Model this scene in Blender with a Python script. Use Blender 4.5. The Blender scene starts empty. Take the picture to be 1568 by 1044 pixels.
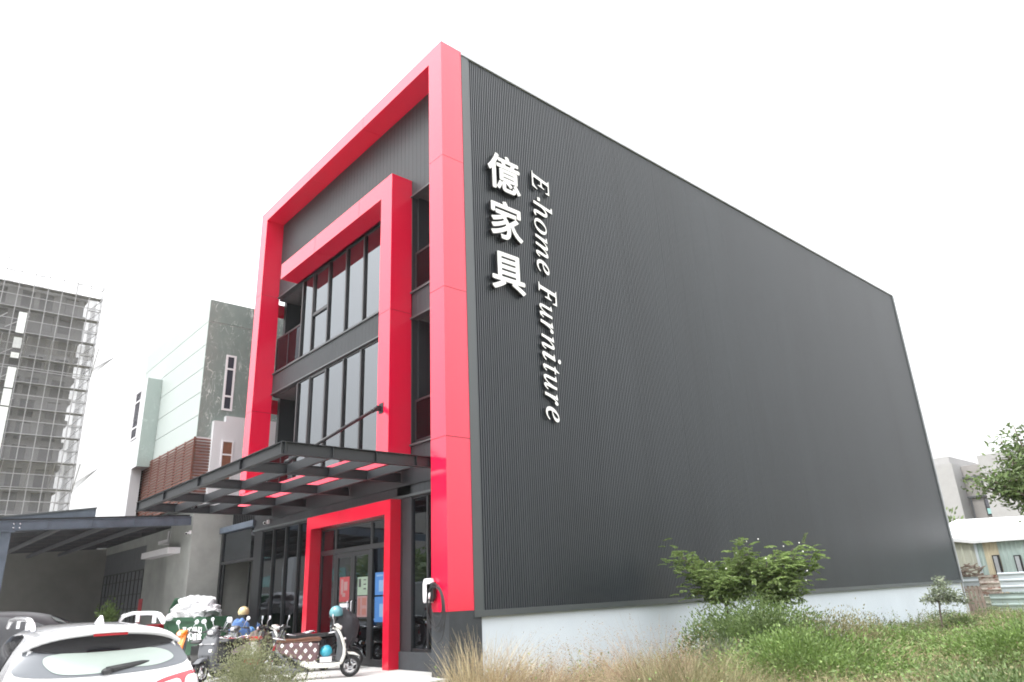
import bpy, math, random
import numpy as np
from mathutils import Vector, Matrix, noise
from mathutils.bvhtree import BVHTree
random.seed(7)
rng = np.random.default_rng(11)
PI = math.pi
scene = bpy.context.scene
col = scene.collection

# ------------------------------------------------------------------ camera
CAM = Vector((0.0, 0.0, 1.5))
F = 1083.0
def _basis():
    d = lambda v: Vector((v[0] - 784.0, -(v[1] - 522.0), -F)).normalized()
    Y = d((2076, 847)); X = -d((-237, 957)); Z = d((645, -2499))
    M = np.array([[X[i], Y[i], Z[i]] for i in range(3)])
    U, S, V = np.linalg.svd(M)
    return U @ V
RM = _basis()                                   # camera <- world
def ray(px, py):
    return Vector((RM.T @ np.array([px - 784.0, -(py - 522.0), -F])).tolist())
def at(px, py, **kw):
    """point where the line of sight of a picture position meets a plane x=, y= or z="""
    (ax, val), = kw.items()
    i = 'xyz'.index(ax); d = ray(px, py); t = (val - CAM[i]) / d[i]
    return CAM + d * t
def polar(px, r, z=0.0):
    d = ray(px, 930.0); a = math.atan2(d.y, d.x)
    return Vector((r * math.cos(a), r * math.sin(a), z))

cd = bpy.data.cameras.new('camera'); cam = bpy.data.objects.new('camera', cd); col.objects.link(cam)
cd.sensor_width = 36.0; cd.lens = 36.0 * F / 1568.0; cd.clip_start = 0.1; cd.clip_end = 3000
m3 = Matrix(RM.T.tolist())
cam.matrix_world = Matrix.Translation(CAM) @ m3.to_4x4()
scene.camera = cam

# ------------------------------------------------------------------ materials
def _new(name):
    m = bpy.data.materials.new(name); m.use_nodes = True
    nt = m.node_tree; b = nt.nodes['Principled BSDF']
    return m, nt, b
def N(nt, t, **kw):
    n = nt.nodes.new(t)
    for k, v in kw.items():
        if k.startswith('i_'): n.inputs[k[2:].replace('_', ' ')].default_value = v
        else: setattr(n, k, v)
    return n
def L(nt, a, b): nt.links.new(a, b)
def mat(name, c, rough=0.6, metal=0.0, var=0.12, scale=3.0, bump=0.0, bscale=40.0, ior=1.5, coat=0.0, c2=None, stretch=(1, 1, 1)):
    """painted / mineral surface with soft tonal variation, optional second tone and fine bump"""
    m, nt, b = _new(name)
    b.inputs['Roughness'].default_value = rough; b.inputs['Metallic'].default_value = metal
    b.inputs['IOR'].default_value = ior; b.inputs['Coat Weight'].default_value = coat
    tc = N(nt, 'ShaderNodeTexCoord'); mp = N(nt, 'ShaderNodeMapping'); mp.inputs['Scale'].default_value = stretch
    L(nt, tc.outputs['Object'], mp.inputs['Vector'])
    nz = N(nt, 'ShaderNodeTexNoise', i_Scale=scale, i_Detail=6.0, i_Roughness=0.6); L(nt, mp.outputs[0], nz.inputs['Vector'])
    mr = N(nt, 'ShaderNodeMapRange'); mr.inputs['From Min'].default_value = 0.3; mr.inputs['From Max'].default_value = 0.7
    L(nt, nz.outputs[0], mr.inputs['Value'])
    mx = N(nt, 'ShaderNodeMix', data_type='RGBA')
    a = [max(0, x * (1 - var)) for x in c[:3]] + [1]
    z = [min(1, x * (1 + var)) for x in (c2 or c)[:3]] + [1]
    mx.inputs['A'].default_value = a; mx.inputs['B'].default_value = z
    L(nt, mr.outputs[0], mx.inputs['Factor']); L(nt, mx.outputs['Result'], b.inputs['Base Color'])
    if bump > 0:
        n2 = N(nt, 'ShaderNodeTexNoise', i_Scale=bscale, i_Detail=4.0); L(nt, mp.outputs[0], n2.inputs['Vector'])
        bp = N(nt, 'ShaderNodeBump', i_Strength=bump, i_Distance=0.02); L(nt, n2.outputs[0], bp.inputs['Height']); L(nt, bp.outputs[0], b.inputs['Normal'])
    return m
def leafmat(name, c, c2, rough=0.55, trans=0.25):
    m, nt, b = _new(name)
    geo = N(nt, 'ShaderNodeNewGeometry')
    mx = N(nt, 'ShaderNodeMix', data_type='RGBA'); mx.inputs['A'].default_value = (*c, 1); mx.inputs['B'].default_value = (*c2, 1)
    L(nt, geo.outputs['Random Per Island'], mx.inputs['Factor'])
    hs = N(nt, 'ShaderNodeHueSaturation')
    tc = N(nt, 'ShaderNodeTexCoord'); nz = N(nt, 'ShaderNodeTexNoise', i_Scale=1.6, i_Detail=3.0); L(nt, tc.outputs['Object'], nz.inputs['Vector'])
    mr = N(nt, 'ShaderNodeMapRange'); mr.inputs['From Min'].default_value = .3; mr.inputs['From Max'].default_value = .7
    mr.inputs['To Min'].default_value = .7; mr.inputs['To Max'].default_value = 1.3
    L(nt, nz.outputs[0], mr.inputs['Value']); L(nt, mr.outputs[0], hs.inputs['Value']); L(nt, mx.outputs['Result'], hs.inputs['Color'])
    L(nt, hs.outputs[0], b.inputs['Base Color']); b.inputs['Roughness'].default_value = rough
    tr = N(nt, 'ShaderNodeBsdfTranslucent'); L(nt, hs.outputs[0], tr.inputs['Color'])
    ms = N(nt, 'ShaderNodeMixShader'); ms.inputs[0].default_value = trans
    L(nt, b.outputs[0], ms.inputs[1]); L(nt, tr.outputs[0], ms.inputs[2]); L(nt, ms.outputs[0], nt.nodes['Material Output'].inputs[0])
    return m
def glassmat(name, tint=(0.25, 0.28, 0.30), refl=(0.9, 0.95, 1.0), ior=2.0, rough=0.01, add=0.0):
    """thin tinted glazing: see-through tint plus angle-dependent mirror"""
    m, nt, b = _new(name); nt.nodes.remove(b)
    tr = N(nt, 'ShaderNodeBsdfTransparent'); tr.inputs['Color'].default_value = (*tint, 1)
    gl = N(nt, 'ShaderNodeBsdfGlossy'); gl.inputs['Color'].default_value = (*refl, 1); gl.inputs['Roughness'].default_value = rough
    fr = N(nt, 'ShaderNodeFresnel'); fr.inputs['IOR'].default_value = ior
    ad = N(nt, 'ShaderNodeMath', operation='ADD'); ad.use_clamp = True; ad.inputs[1].default_value = add; L(nt, fr.outputs[0], ad.inputs[0])
    tc = N(nt, 'ShaderNodeTexCoord'); nz = N(nt, 'ShaderNodeTexNoise', i_Scale=0.9, i_Detail=1.0); L(nt, tc.outputs['Object'], nz.inputs['Vector'])
    bp = N(nt, 'ShaderNodeBump', i_Strength=0.12, i_Distance=0.02); L(nt, nz.outputs[0], bp.inputs['Height']); L(nt, bp.outputs[0], gl.inputs['Normal'])
    ms = N(nt, 'ShaderNodeMixShader'); L(nt, ad.outputs[0], ms.inputs[0]); L(nt, tr.outputs[0], ms.inputs[1]); L(nt, gl.outputs[0], ms.inputs[2])
    L(nt, ms.outputs[0], nt.nodes['Material Output'].inputs[0])
    return m
def emit(name, c, s):
    m, nt, b = _new(name); b.inputs['Emission Color'].default_value = (*c, 1); b.inputs['Emission Strength'].default_value = s
    return m

M = {}
M['clad'] = mat('dark grey ribbed steel', (0.030, 0.036, 0.043), 0.36, 0.0, 0.16, 0.6, ior=1.7, stretch=(1, 1, .15))
M['facade'] = mat('charcoal wall board', (0.028, 0.032, 0.036), 0.5, 0.0, 0.10, 1.0, ior=1.45)
M['trim'] = mat('grey steel flashing', (0.055, 0.064, 0.068), 0.4, 0.0, 0.08, 0.8, ior=1.7, stretch=(1, 1, .2))
M['coping'] = mat('pale steel coping', (0.5, 0.52, 0.55), 0.4, 0.3, 0.08, 2)
M['red'] = mat('glossy red composite panel', (0.78, 0.010, 0.056), 0.12, 0.0, 0.03, 0.5, ior=1.85)
M['red2'] = mat('glossy red door frame', (0.62, 0.008, 0.034), 0.16, 0.0, 0.03, 0.5, ior=1.6)
M['joint'] = mat('dark joint sealant', (0.10, 0.01, 0.015), 0.8)
M['plinth'] = mat('pale blue-grey render', (0.62, 0.68, 0.74), 0.8, 0, 0.05, 0.7, 0.15, 30, stretch=(1, 1, .5))
M['base'] = mat('charcoal stucco', (0.045, 0.050, 0.056), 0.85, 0, 0.18, 3, 0.5, 60)
M['frame'] = mat('black aluminium frame', (0.013, 0.014, 0.016), 0.35, 0.0, 0.1, ior=1.6)
M['steel'] = mat('dark painted canopy steel', (0.013, 0.015, 0.018), 0.5, 0.0, 0.2, 4, 0.1)
M['glass_up'] = glassmat('upper window glass', (0.10, 0.11, 0.12), (0.76, 0.80, 0.84), 2.4, 0.01, 0.08)
M['glass_low'] = glassmat('shopfront glass', (0.45, 0.47, 0.48), (0.85, 0.92, 1.0), 1.75, 0.006, 0.06)
M['glass_red'] = glassmat('tinted balcony glass', (0.30, 0.12, 0.14), (0.5, 0.5, 0.55), 1.45)
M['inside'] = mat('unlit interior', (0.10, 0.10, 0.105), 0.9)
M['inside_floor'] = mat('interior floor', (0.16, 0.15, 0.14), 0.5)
M['white'] = mat('white acrylic letter', (0.90, 0.90, 0.90), 0.4, 0, 0.01)
M['letterside'] = mat('black letter return', (0.015, 0.015, 0.018), 0.5)
M['lamp'] = emit('ceiling lamp glow', (1, .95, .88), 6.0)
M['concrete'] = mat('fair-faced concrete', (0.30, 0.305, 0.29), 0.85, 0, 0.14, 1.4, 0.3, 25)
M['render_grey'] = mat('grey cement render', (0.22, 0.215, 0.20), 0.9, 0, 0.08, 1.2, 0.5, 50)
M['pave'] = mat('light concrete slab', (0.52, 0.52, 0.505), 0.8, 0, 0.10, 0.8, 0.2, 30)
M['whitewall'] = mat('white painted wall', (0.60, 0.60, 0.62), 0.7, 0, 0.03, 1)
M['paleglass'] = mat('pale green glass panel', (0.39, 0.435, 0.42), 0.45, 0.0, 0.03, .4, ior=1.6)
M['wood'] = mat('brown timber slat', (0.10, 0.036, 0.024), 0.6, 0, 0.5, 6, 0.2, 60, c2=(0.15, 0.055, 0.036), stretch=(1, 1, 8))
M['roofmetal'] = mat('slate blue roof steel', (0.085, 0.105, 0.135), 0.5, 0.2, 0.25, 2, .1)
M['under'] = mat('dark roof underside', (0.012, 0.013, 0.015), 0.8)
M['tyre'] = mat('black rubber', (0.02, 0.02, 0.021), 0.8)
M['chrome'] = mat('bright metal', (0.6, 0.6, 0.62), 0.25, 0.9, 0.1)
M['mirror'] = mat('mirror glass', (0.95, 0.95, 0.96), 0.03, 1.0, 0.0)
M['blackpl'] = mat('black plastic', (0.022, 0.022, 0.024), 0.5, 0, .1)
M['greypl'] = mat('dark grey plastic', (0.11, 0.115, 0.125), 0.5, 0, .1)
M['carwhite'] = mat('white car paint', (0.82, 0.82, 0.84), 0.18, 0, 0.01, 1, ior=1.5, coat=1.0)
M['silver'] = mat('silver rail', (0.66, 0.68, 0.72), 0.3, 0.3, 0.02)
M['carglass'] = mat('dark car glass', (0.012, 0.012, 0.015), 0.05, 0, 0.0, ior=1.55)
M['frit'] = mat('grey glass border', (0.13, 0.14, 0.155), 0.2, 0, 0.02, ior=1.5)
M['rearglass'] = mat('sky-painted rear screen', (0.36, 0.42, 0.385), 0.12, 0.0, 0.02, .6)  # pale green stands in for sky mirrored in the glass
M['redlens'] = mat('red lamp lens', (0.32, 0.004, 0.02), 0.1, 0, 0, ior=1.6, coat=1)
M['clearlens'] = mat('clear lamp lens', (0.62, 0.62, 0.64), 0.12, 0.2, 0.15, 30, ior=1.6, coat=1)
M['darkpaint'] = mat('dark plum car paint', (0.012, 0.009, 0.012), 0.35, 0, 0, ior=1.3)

# ------------------------------------------------------------------ mesh builder
class MB:
    def __init__(s): s.v = []; s.f = []; s.mi = []; s.sm = []
    def add(s, vs, fs, mi=0, smooth=False):
        o = len(s.v); s.v += [tuple(p) for p in vs]
        for f in fs: s.f.append(tuple(i + o for i in f)); s.mi.append(mi); s.sm.append(smooth)
        return s
    def box(s, x0, x1, y0, y1, z0, z1, mi=0):
        x0, x1 = sorted((x0, x1)); y0, y1 = sorted((y0, y1)); z0, z1 = sorted((z0, z1))
        v = [(x0, y0, z0), (x1, y0, z0), (x1, y1, z0), (x0, y1, z0), (x0, y0, z1), (x1, y0, z1), (x1, y1, z1), (x0, y1, z1)]
        return s.add(v, [(0, 3, 2, 1), (4, 5, 6, 7), (0, 1, 5, 4), (1, 2, 6, 5), (2, 3, 7, 6), (3, 0, 4, 7)], mi)
    def bar(s, p, q, w, h, up=(0, 0, 1), mi=0):
        p = Vector(p); q = Vector(q); d = (q - p).normalized(); u = Vector(up)
        sd = d.cross(u); 
        if sd.length < 1e-4: sd = d.cross(Vector((1, 0, 0)))
        sd.normalize(); u = sd.cross(d).normalized()
        v = []
        for c in (p, q):
            for a, b in ((-1, -1), (1, -1), (1, 1), (-1, 1)): v.append(c + sd * a * w / 2 + u * b * h / 2)
        return s.add(v, [(0, 3, 2, 1), (4, 5, 6, 7), (0, 1, 5, 4), (1, 2, 6, 5), (2, 3, 7, 6), (3, 0, 4, 7)][:6], mi)
    def ibeam(s, p, q, w, h, t=0.014):
        s.bar(Vector(p) + Vector((0, 0, h / 2 - t / 2)), Vector(q) + Vector((0, 0, h / 2 - t / 2)), w, t)
        s.bar(Vector(p) - Vector((0, 0, h / 2 - t / 2)), Vector(q) - Vector((0, 0, h / 2 - t / 2)), w, t)
        return s.bar(p, q, t, h - 2 * t)
    def tube(s, pts, r, n=8, mi=0, cap=True):
        pts = [Vector(p) for p in pts]; rs = r if isinstance(r, (list, tuple)) else [r] * len(pts)
        vs = []; fs = []; prev = None
        for i, p in enumerate(pts):
            d = (pts[min(i + 1, len(pts) - 1)] - pts[max(i - 1, 0)])
            if d.length < 1e-9: d = Vector((0, 0, 1))
            d.normalize()
            a = d.orthogonal().normalized() if prev is None else (prev - d * prev.dot(d))
            if a.length < 1e-6: a = d.orthogonal()
            a.normalize(); prev = a; b = d.cross(a)
            for k in range(n):
                t = 2 * PI * k / n; vs.append(p + (a * math.cos(t) + b * math.sin(t)) * rs[i])
        for i in range(len(pts) - 1):
            for k in range(n):
                k2 = (k + 1) % n; fs.append((i * n + k, i * n + k2, (i + 1) * n + k2, (i + 1) * n + k))
        if cap: fs.append(tuple(range(n - 1, -1, -1))); fs.append(tuple((len(pts) - 1) * n + k for k in range(n)))
        return s.add(vs, fs, mi, True)
    def lathe(s, prof, c, axis='z', n=24, mi=0, a0=0, a1=2 * PI):
        c = Vector(c); vs = []; fs = []; full = abs(a1 - a0 - 2 * PI) < 1e-6; m = n if full else n + 1
        for r, h in prof:
            for k in range(m):
                t = a0 + (a1 - a0) * k / n; x, y = r * math.cos(t), r * math.sin(t)
                vs.append(c + Vector({'z': (x, y, h), 'y': (x, h, y), 'x': (h, x, y)}[axis]))
        for i in range(len(prof) - 1):
            for k in range(n if full else m - 1):
                k2 = (k + 1) % m; fs.append((i * m + k, i * m + k2, (i + 1) * m + k2, (i + 1) * m + k))
        return s.add(vs, fs, mi, True)
    def ell(s, c, r, n=16, mi=0, fn=None, zmin=-1.0):
        c = Vector(c); vs = []; fs = []; rows = n // 2
        for i in range(rows + 1):
            th = PI * i / rows
            for k in range(n):
                ph = 2 * PI * k / n
                d = Vector((math.sin(th) * math.cos(ph), math.sin(th) * math.sin(ph), max(zmin, math.cos(th))))
                p = Vector((d.x * r[0], d.y * r[1], d.z * r[2]))
                if fn: p = fn(p, d)
                vs.append(c + p)
        for i in range(rows):
            for k in range(n):
                k2 = (k + 1) % n; fs.append((i * n + k, (i + 1) * n + k, (i + 1) * n + k2, i * n + k2))
        return s.add(vs, fs, mi, True)
    def slab(s, prof, hw, bev=0.02, mi=0, yc=0.0, smooth=False):
        """side profile in x,z given a width in y, rounded at both cheeks; hw number or function of (x,z)"""
        n = len(prof); cx = sum(p[0] for p in prof) / n; cz = sum(p[1] for p in prof) / n
        W = hw if callable(hw) else (lambda x, z: hw)
        vs = []; fs = []
        for sc, off in ((-1, 0.0), (-1, bev), (1, bev), (1, 0.0)):
            for x, z in prof:
                w = W(x, z)
                if off == 0.0:
                    dx, dz = cx - x, cz - z; l = math.hypot(dx, dz) + 1e-9; k = min(bev, l * .5) / l
                    vs.append((x + dx * k, yc + sc * w, z + dz * k))
                else: vs.append((x, yc + sc * max(w - bev, 0.003), z))
        for r in range(3):
            for i in range(n):
                j = (i + 1) % n; fs.append((r * n + i, r * n + j, (r + 1) * n + j, (r + 1) * n + i))
        fs.append(tuple(range(n - 1, -1, -1))); fs.append(tuple(3 * n + i for i in range(n)))
        return s.add(vs, fs, mi, smooth)
    def build(s, name, mats, parent=None, smooth=None):
        me = bpy.data.meshes.new(name)
        off = parent_origin(parent)
        me.from_pydata([(x - off.x, y - off.y, z - off.z) for x, y, z in s.v], [], s.f)
        if not isinstance(mats, (list, tuple)): mats = [mats]
        for m_ in mats: me.materials.append(m_)
        me.polygons.foreach_set('material_index', s.mi)
        me.polygons.foreach_set('use_smooth', s.sm if smooth is None else [smooth] * len(s.f))
        me.update()
        o = bpy.data.objects.new(name, me); col.objects.link(o)
        if parent: o.parent = parent
        return o
def parent_origin(p):
    v = Vector((0, 0, 0))
    while p is not None: v += p.location; p = p.parent
    return v
def tag(o, label=None, cat=None, group=None, kind=None):
    if label: o['label'] = label
    if cat: o['category'] = cat
    if group: o['group'] = group
    if kind: o['kind'] = kind
    return o
def thing(name, label, cat, loc=(0, 0, 0), rz=0.0, group=None):
    o = bpy.data.objects.new(name, None); o.empty_display_size = .2; col.objects.link(o); o.location = loc; o.rotation_euler = (0, 0, rz)
    return tag(o, label, cat, group)
def struct(name, mb, m): return tag(mb.build(name, m), kind='structure')
def retag(o, label): o['label'] = label; return o
def copy_tree(o, parent=None):
    c = o.copy(); col.objects.link(c); c.parent = parent
    for ch in list(o.children): copy_tree(ch, c)
    return c
def npmesh(name, V, Q, mats, parent=None, mi=None, smooth=False):
    """fast mesh from arrays: V (n,3), Q (m,4) quads"""
    off = parent_origin(parent)
    V = np.asarray(V, dtype=np.float64) - np.array([off.x, off.y, off.z])
    me = bpy.data.meshes.new(name); me.vertices.add(len(V)); me.vertices.foreach_set('co', V.ravel())
    k = Q.shape[1]
    me.loops.add(Q.size); me.loops.foreach_set('vertex_index', Q.ravel().astype(np.int32))
    me.polygons.add(len(Q)); me.polygons.foreach_set('loop_start', np.arange(0, Q.size, k, dtype=np.int32))
    if not isinstance(mats, (list, tuple)): mats = [mats]
    for m_ in mats: me.materials.append(m_)
    if mi is not None: me.polygons.foreach_set('material_index', np.asarray(mi, dtype=np.int32))
    if smooth: me.polygons.foreach_set('use_smooth', [True] * len(Q))
    me.update(calc_edges=True); me.validate()
    o = bpy.data.objects.new(name, me); col.objects.link(o)
    if parent: o.parent = parent
    return o
def norm(a): return a / (np.linalg.norm(a, axis=1, keepdims=True) + 1e-9)
def leaves(c, d, length, width, fold=0.25):
    """leaf quads at c (n,3) pointing along d (n,3), folded at the midrib"""
    n = len(c); d = norm(d); r = norm(np.cross(d, rng.normal(size=(n, 3)))); u = np.cross(r, d)
    length = np.asarray(length).reshape(-1, 1) * np.ones((n, 1)); width = np.asarray(width).reshape(-1, 1) * np.ones((n, 1))
    mid = c + d * length * .45
    V = np.stack([c, mid + r * width * .5 + u * width * fold, c + d * length - u * length * .08, mid - r * width * .5 + u * width * fold], 1).reshape(-1, 3)
    Q = np.arange(4 * n).reshape(n, 4)
    return V, Q
def blades(p, h, w, lean, segs=3):
    """grass blades: p (n,3) roots, h (n), w (n), lean (n,2) horizontal travel of the tip"""
    n = len(p); a = rng.uniform(0, 2 * PI, n); sx = np.stack([np.cos(a), np.sin(a), np.zeros(n)], 1)
    rows = []
    for i in range(segs + 1):
        t = i / segs
        c = p + np.stack([lean[:, 0] * t ** 1.8, lean[:, 1] * t ** 1.8, h * (t - .18 * t ** 3 * np.minimum(1, np.hypot(lean[:, 0], lean[:, 1]) / (h + 1e-6)))], 1)
        ww = (w * (1 - t) ** .7 * .5 + .0006)[:, None]
        rows += [c - sx * ww, c + sx * ww]
    V = np.stack(rows, 1).reshape(-1, 3); k = 2 * (segs + 1)
    base = (np.arange(n) * k)[:, None]
    Q = np.concatenate([base + np.array([[2 * i, 2 * i + 1, 2 * i + 3, 2 * i + 2]]) for i in range(segs)], 0)
    return V, Q
def join(parts):
    V = []; Q = []; MI = []; o = 0
    for i, (v, q, m_) in enumerate(parts):
        V.append(v); Q.append(q + o); MI.append(np.full(len(q), m_)); o += len(v)
    return np.concatenate(V), np.concatenate(Q), np.concatenate(MI)
def glyph(text, size, thick, mats, name, parent, mw, bold=0.0, align='LEFT', xs=1.0):
    """solid letters; mw maps text plane (x right, y up, z out) to the world"""
    c = bpy.data.curves.new(name, 'FONT'); c.body = text; c.size = size; c.align_x = align
    t = bpy.data.objects.new('tmp', c); col.objects.link(t); bpy.context.view_layer.update()
    me = bpy.data.meshes.new_from_object(t.evaluated_get(bpy.context.evaluated_depsgraph_get()))
    bpy.data.objects.remove(t); bpy.data.curves.remove(c)
    base = [v.co.copy() for v in me.vertices]; fs = [tuple(p.vertices) for p in me.polygons]
    ed = {}
    for f in fs:
        for i in range(len(f)):
            a, b = f[i], f[(i + 1) % len(f)]
            ed[(a, b)] = ed.get((a, b), 0) + 1
    rim = [e for e in ed if (e[1], e[0]) not in ed]
    bpy.data.meshes.remove(me)
    mb = MB(); shifts = [(0, 0)] if bold == 0 else [(0, 0), (bold, 0), (-bold, 0), (0, bold), (0, -bold), (bold * .7, bold * .7), (-bold * .7, bold * .7), (bold * .7, -bold * .7), (-bold * .7, -bold * .7)]
    n = len(base); off = parent_origin(parent)
    for k, (dx, dy) in enumerate(shifts):
        e = k * 0.0008
        vs = [mw @ Vector(((p.x + dx) * xs, p.y + dy, thick - e)) for p in base] + [mw @ Vector(((p.x + dx) * xs, p.y + dy, 0.0 - e)) for p in base]
        mb.add(vs, fs, 0)
        mb.add(vs, [tuple(reversed([i + n for i in f])) for f in fs], 1)
        mb.add(vs, [(a, b, b + n, a + n) for a, b in rim], 1)
    return mb.build(name, mats, parent)
SKYW, EXPO, HAZE = 9.5, 1.6, 0.0003
# ================================================================== THE STORE
YF, YW, XS, XL = 9.0, 9.657, -12.25, -23.88        # frame front, wall plane, side plane, left end
ZT, YB = 15.55, 38.25                               # top of frame, back of the building
store = thing('furniture_store', 'tall dark grey ribbed metal furniture store with red frames and white side lettering', 'store building', (-18, 20, 0))

# --- ribbed side cladding
mb = MB(); y = 9.90; prof = []; rj = random.Random(3)
i = 0
while y < YB - .12:
    pitch = 0.0665 * rj.uniform(.90, 1.10)
    seam = (i % 15 == 14)
    d = 0 if not seam else .002
    prof += [(y, -.034), (y + pitch * .30, -.034), (y + pitch * .40, 0), (y + pitch * .90 - d, 0)]
    y += pitch; i += 1
prof.append((y, -.034))
ztop = 15.42; zlo = 1.20
vs = [(XS - .012 + o, yy, zlo) for yy, o in prof] + [(XS - .012 + o, yy, ztop) for yy, o in prof]
n = len(prof); mb.add(vs, [(k, k + 1, n + k + 1, n + k) for k in range(n - 1)])
mb.build('side_cladding', M['clad'], store)
mb = MB(); mb.box(XS - .3, XS + .012, 9.665, 9.905, 1.13, ZT - .10); mb.box(XS - .3, XS + .02, 9.66, YB, 1.08, 1.21)
mb.box(XS - .3, XS + .014, YB - .12, YB, 1.21, ZT - .1)
mb.build('corner_flashing', M['trim'], store)
mb = MB(); mb.box(XS - .32, XS + .035, 9.66, YB + .03, 15.42, 15.50); mb.box(XS + .016, XS + .05, YB + .002, YB + .06, 1.1, 15.42); mb.box(XS-.02, XS + .012, YB + .003, YB + .06, -.5, 1.1)
mb.build('roof_coping', M['coping'], store)
mb = MB(); mb.box(XS - .35, XS - .07, 9.84, YB - .02, -1.0, 1.09); mb.build('side_plinth', M['plinth'], store)
mb = MB(); mb.box(XL, XS - .33, YB - .2, YB - .02, -.6, 15.3); mb.box(XL + .01, XL + .2, 12.0, YB - .21, -.6, 15.3); mb.build('rear_wall', M['facade'], store)
mb = MB(); mb.box(XL + .2, XS - .33, 9.8, YB - .22, 15.2, 15.38); mb.build('roof', M['trim'], store)

# --- the red spiral frame: hollow looking boxes with open joints
def framebar(mb, x0, x1, z0, z1, cuts=(), axis='z', y0=YF, y1=YW + .02):
    g = .006; lo, hi = (z0, z1) if axis == 'z' else (x0, x1)
    c = [lo] + sorted(cuts) + [hi]
    for a, b in zip(c[:-1], c[1:]):
        a2 = a + (g if a != lo else 0); b2 = b - (g if b != hi else 0)
        if axis == 'z': mb.box(x0, x1, y0, y1, a2, b2)
        else: mb.box(a2, b2, y0, y1, z0, z1)
    q = .01
    for cpt in cuts:
        if axis == 'z': mb.box(x0 + q, x1 - q, y0 + q, y1, cpt - g, cpt + g, 1)
        else: mb.box(cpt - g, cpt + g, y0 + q, y1, z0 + q, z1 - q, 1)
mb = MB()
XP = -12.82                                         # inner edge of the big right pillar
framebar(mb, XP, XS, 1.22, ZT, (4.80, 8.36, 11.97))
framebar(mb, XL + .002, -23.36, 5.0, ZT, (7.76, 12.1))
framebar(mb, -23.36, XP, 15.12, ZT, (-19.84, -16.33), 'x')
mb.build('outer_red_frame', [M['red'], M['joint']], store)
mb = MB()
framebar(mb, -15.15, -14.6, 4.98, 12.63, (8.57,))
framebar(mb, -21.73, -15.15, 12.07, 12.63, (-19.2, -16.4), 'x')
framebar(mb, -23.88, -14.6, 4.55, 4.98, (-20.4, -17.5), 'x')
mb.build('inner_red_frame', [M['red'], M['joint']], store)
# black base under the pillar
mb = MB(); mb.box(-12.86, XS - .004, YF + .02, 9.86, -.5, 1.22); mb.build('pillar_base', M['base'], store)

# --- facade wall: strips of grooved boarding around the openings
def boards(mb, x0, x1, z0, z1, y=YW, pit=.20, d=.15, rib=.007):
    mb.box(x0, x1, y, y + d, z0, z1)
    x = x0 + pit * .5
    while x < x1 - .02:
        mb.box(x - pit * .485, min(x + pit * .485, x1 - .002), y - rib, y, z0 + .003, z1 - .003); x += pit
mb = MB()
boards(mb, -23.36, XP, 12.1, 15.118)
boards(mb, -23.36, XP, 8.43, 9.14)
boards(mb, -24.0, XP, 3.88, 5.04)
boards(mb, -15.2, -14.56, 0.38, 12.1, pit=.64)
mb.build('facade_cladding', M['facade'], store)
mb = MB()
for z in (12.07, 9.14, 8.40, 5.04): mb.box(-23.36, XP - .002, YW - .05, YW + .16, z, z + .045)
mb.box(-24.0, XP - .002, YW - .05, YW + .16, 3.82, 3.88)
mb.build('ledge_trim', M['trim'], store)

# --- interiors of the three storeys (dark, unlit)
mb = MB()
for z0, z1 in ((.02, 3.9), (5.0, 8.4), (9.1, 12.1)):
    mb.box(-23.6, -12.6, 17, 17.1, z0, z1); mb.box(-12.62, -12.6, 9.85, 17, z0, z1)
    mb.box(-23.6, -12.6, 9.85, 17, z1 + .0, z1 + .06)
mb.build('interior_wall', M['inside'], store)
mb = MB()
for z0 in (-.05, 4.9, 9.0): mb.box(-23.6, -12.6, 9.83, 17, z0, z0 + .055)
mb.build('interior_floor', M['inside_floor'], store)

# --- upper windows
def window(name, xs, z0, z1, label=None, sash=None, gm='glass_up'):
    f = MB(); y0, y1 = YW + .02, YW + .10
    f.box(xs[0] - .05, xs[-1] + .05, y0, y1, z1 - .06, z1); f.box(xs[0] - .05, xs[-1] + .05, y0, y1, z0, z0 + .06)
    for i, x in enumerate(xs): f.box(x - .035, x + .035, y0 - .03, y1, z0 + .06, z1 - .06)
    fr = f.build('window', M['frame'], store)
    if label: fr['label'] = label
    for a, b in zip(xs[:-1], xs[1:]):
        if sash and abs(a - sash[0]) < .01:
            s_ = MB(); zz0, zz1 = sash[1], z1 - .07
            s_.box(a + .04, b - .04, y0 - .01, y0 + .03, zz1 - .05, zz1); s_.box(a + .04, b - .04, y0 - .01, y0 + .03, zz0, zz0 + .05)
            s_.box(a + .04, a + .09, y0 - .01, y0 + .03, zz0 + .05, zz1 - .05); s_.box(b - .09, b - .04, y0 - .01, y0 + .03, zz0 + .05, zz1 - .05)
            s_.box(a + .036, b - .036, y0 - .02, y1 - .01, zz0 - .07, zz0 - .005)
            s_.build('sash', M['frame'], fr)
        MB().box(a + .036, b - .036, y0 + .03, y0 + .045, z0 + .061, z1 - .061).build('pane', M[gm], fr)
window('w3', [-21.32, -20.52, -19.42, -18.27, -17.18, -16.15, -15.2], 9.19, 12.065, 'third storey strip of tall reflective windows', (-20.52, 10.5))
window('w2', [-21.32, -20.45, -19.36, -18.24, -17.2, -16.18, -15.2], 5.09, 8.395, 'second storey strip of tall reflective windows', (-20.45, 5.85))
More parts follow.
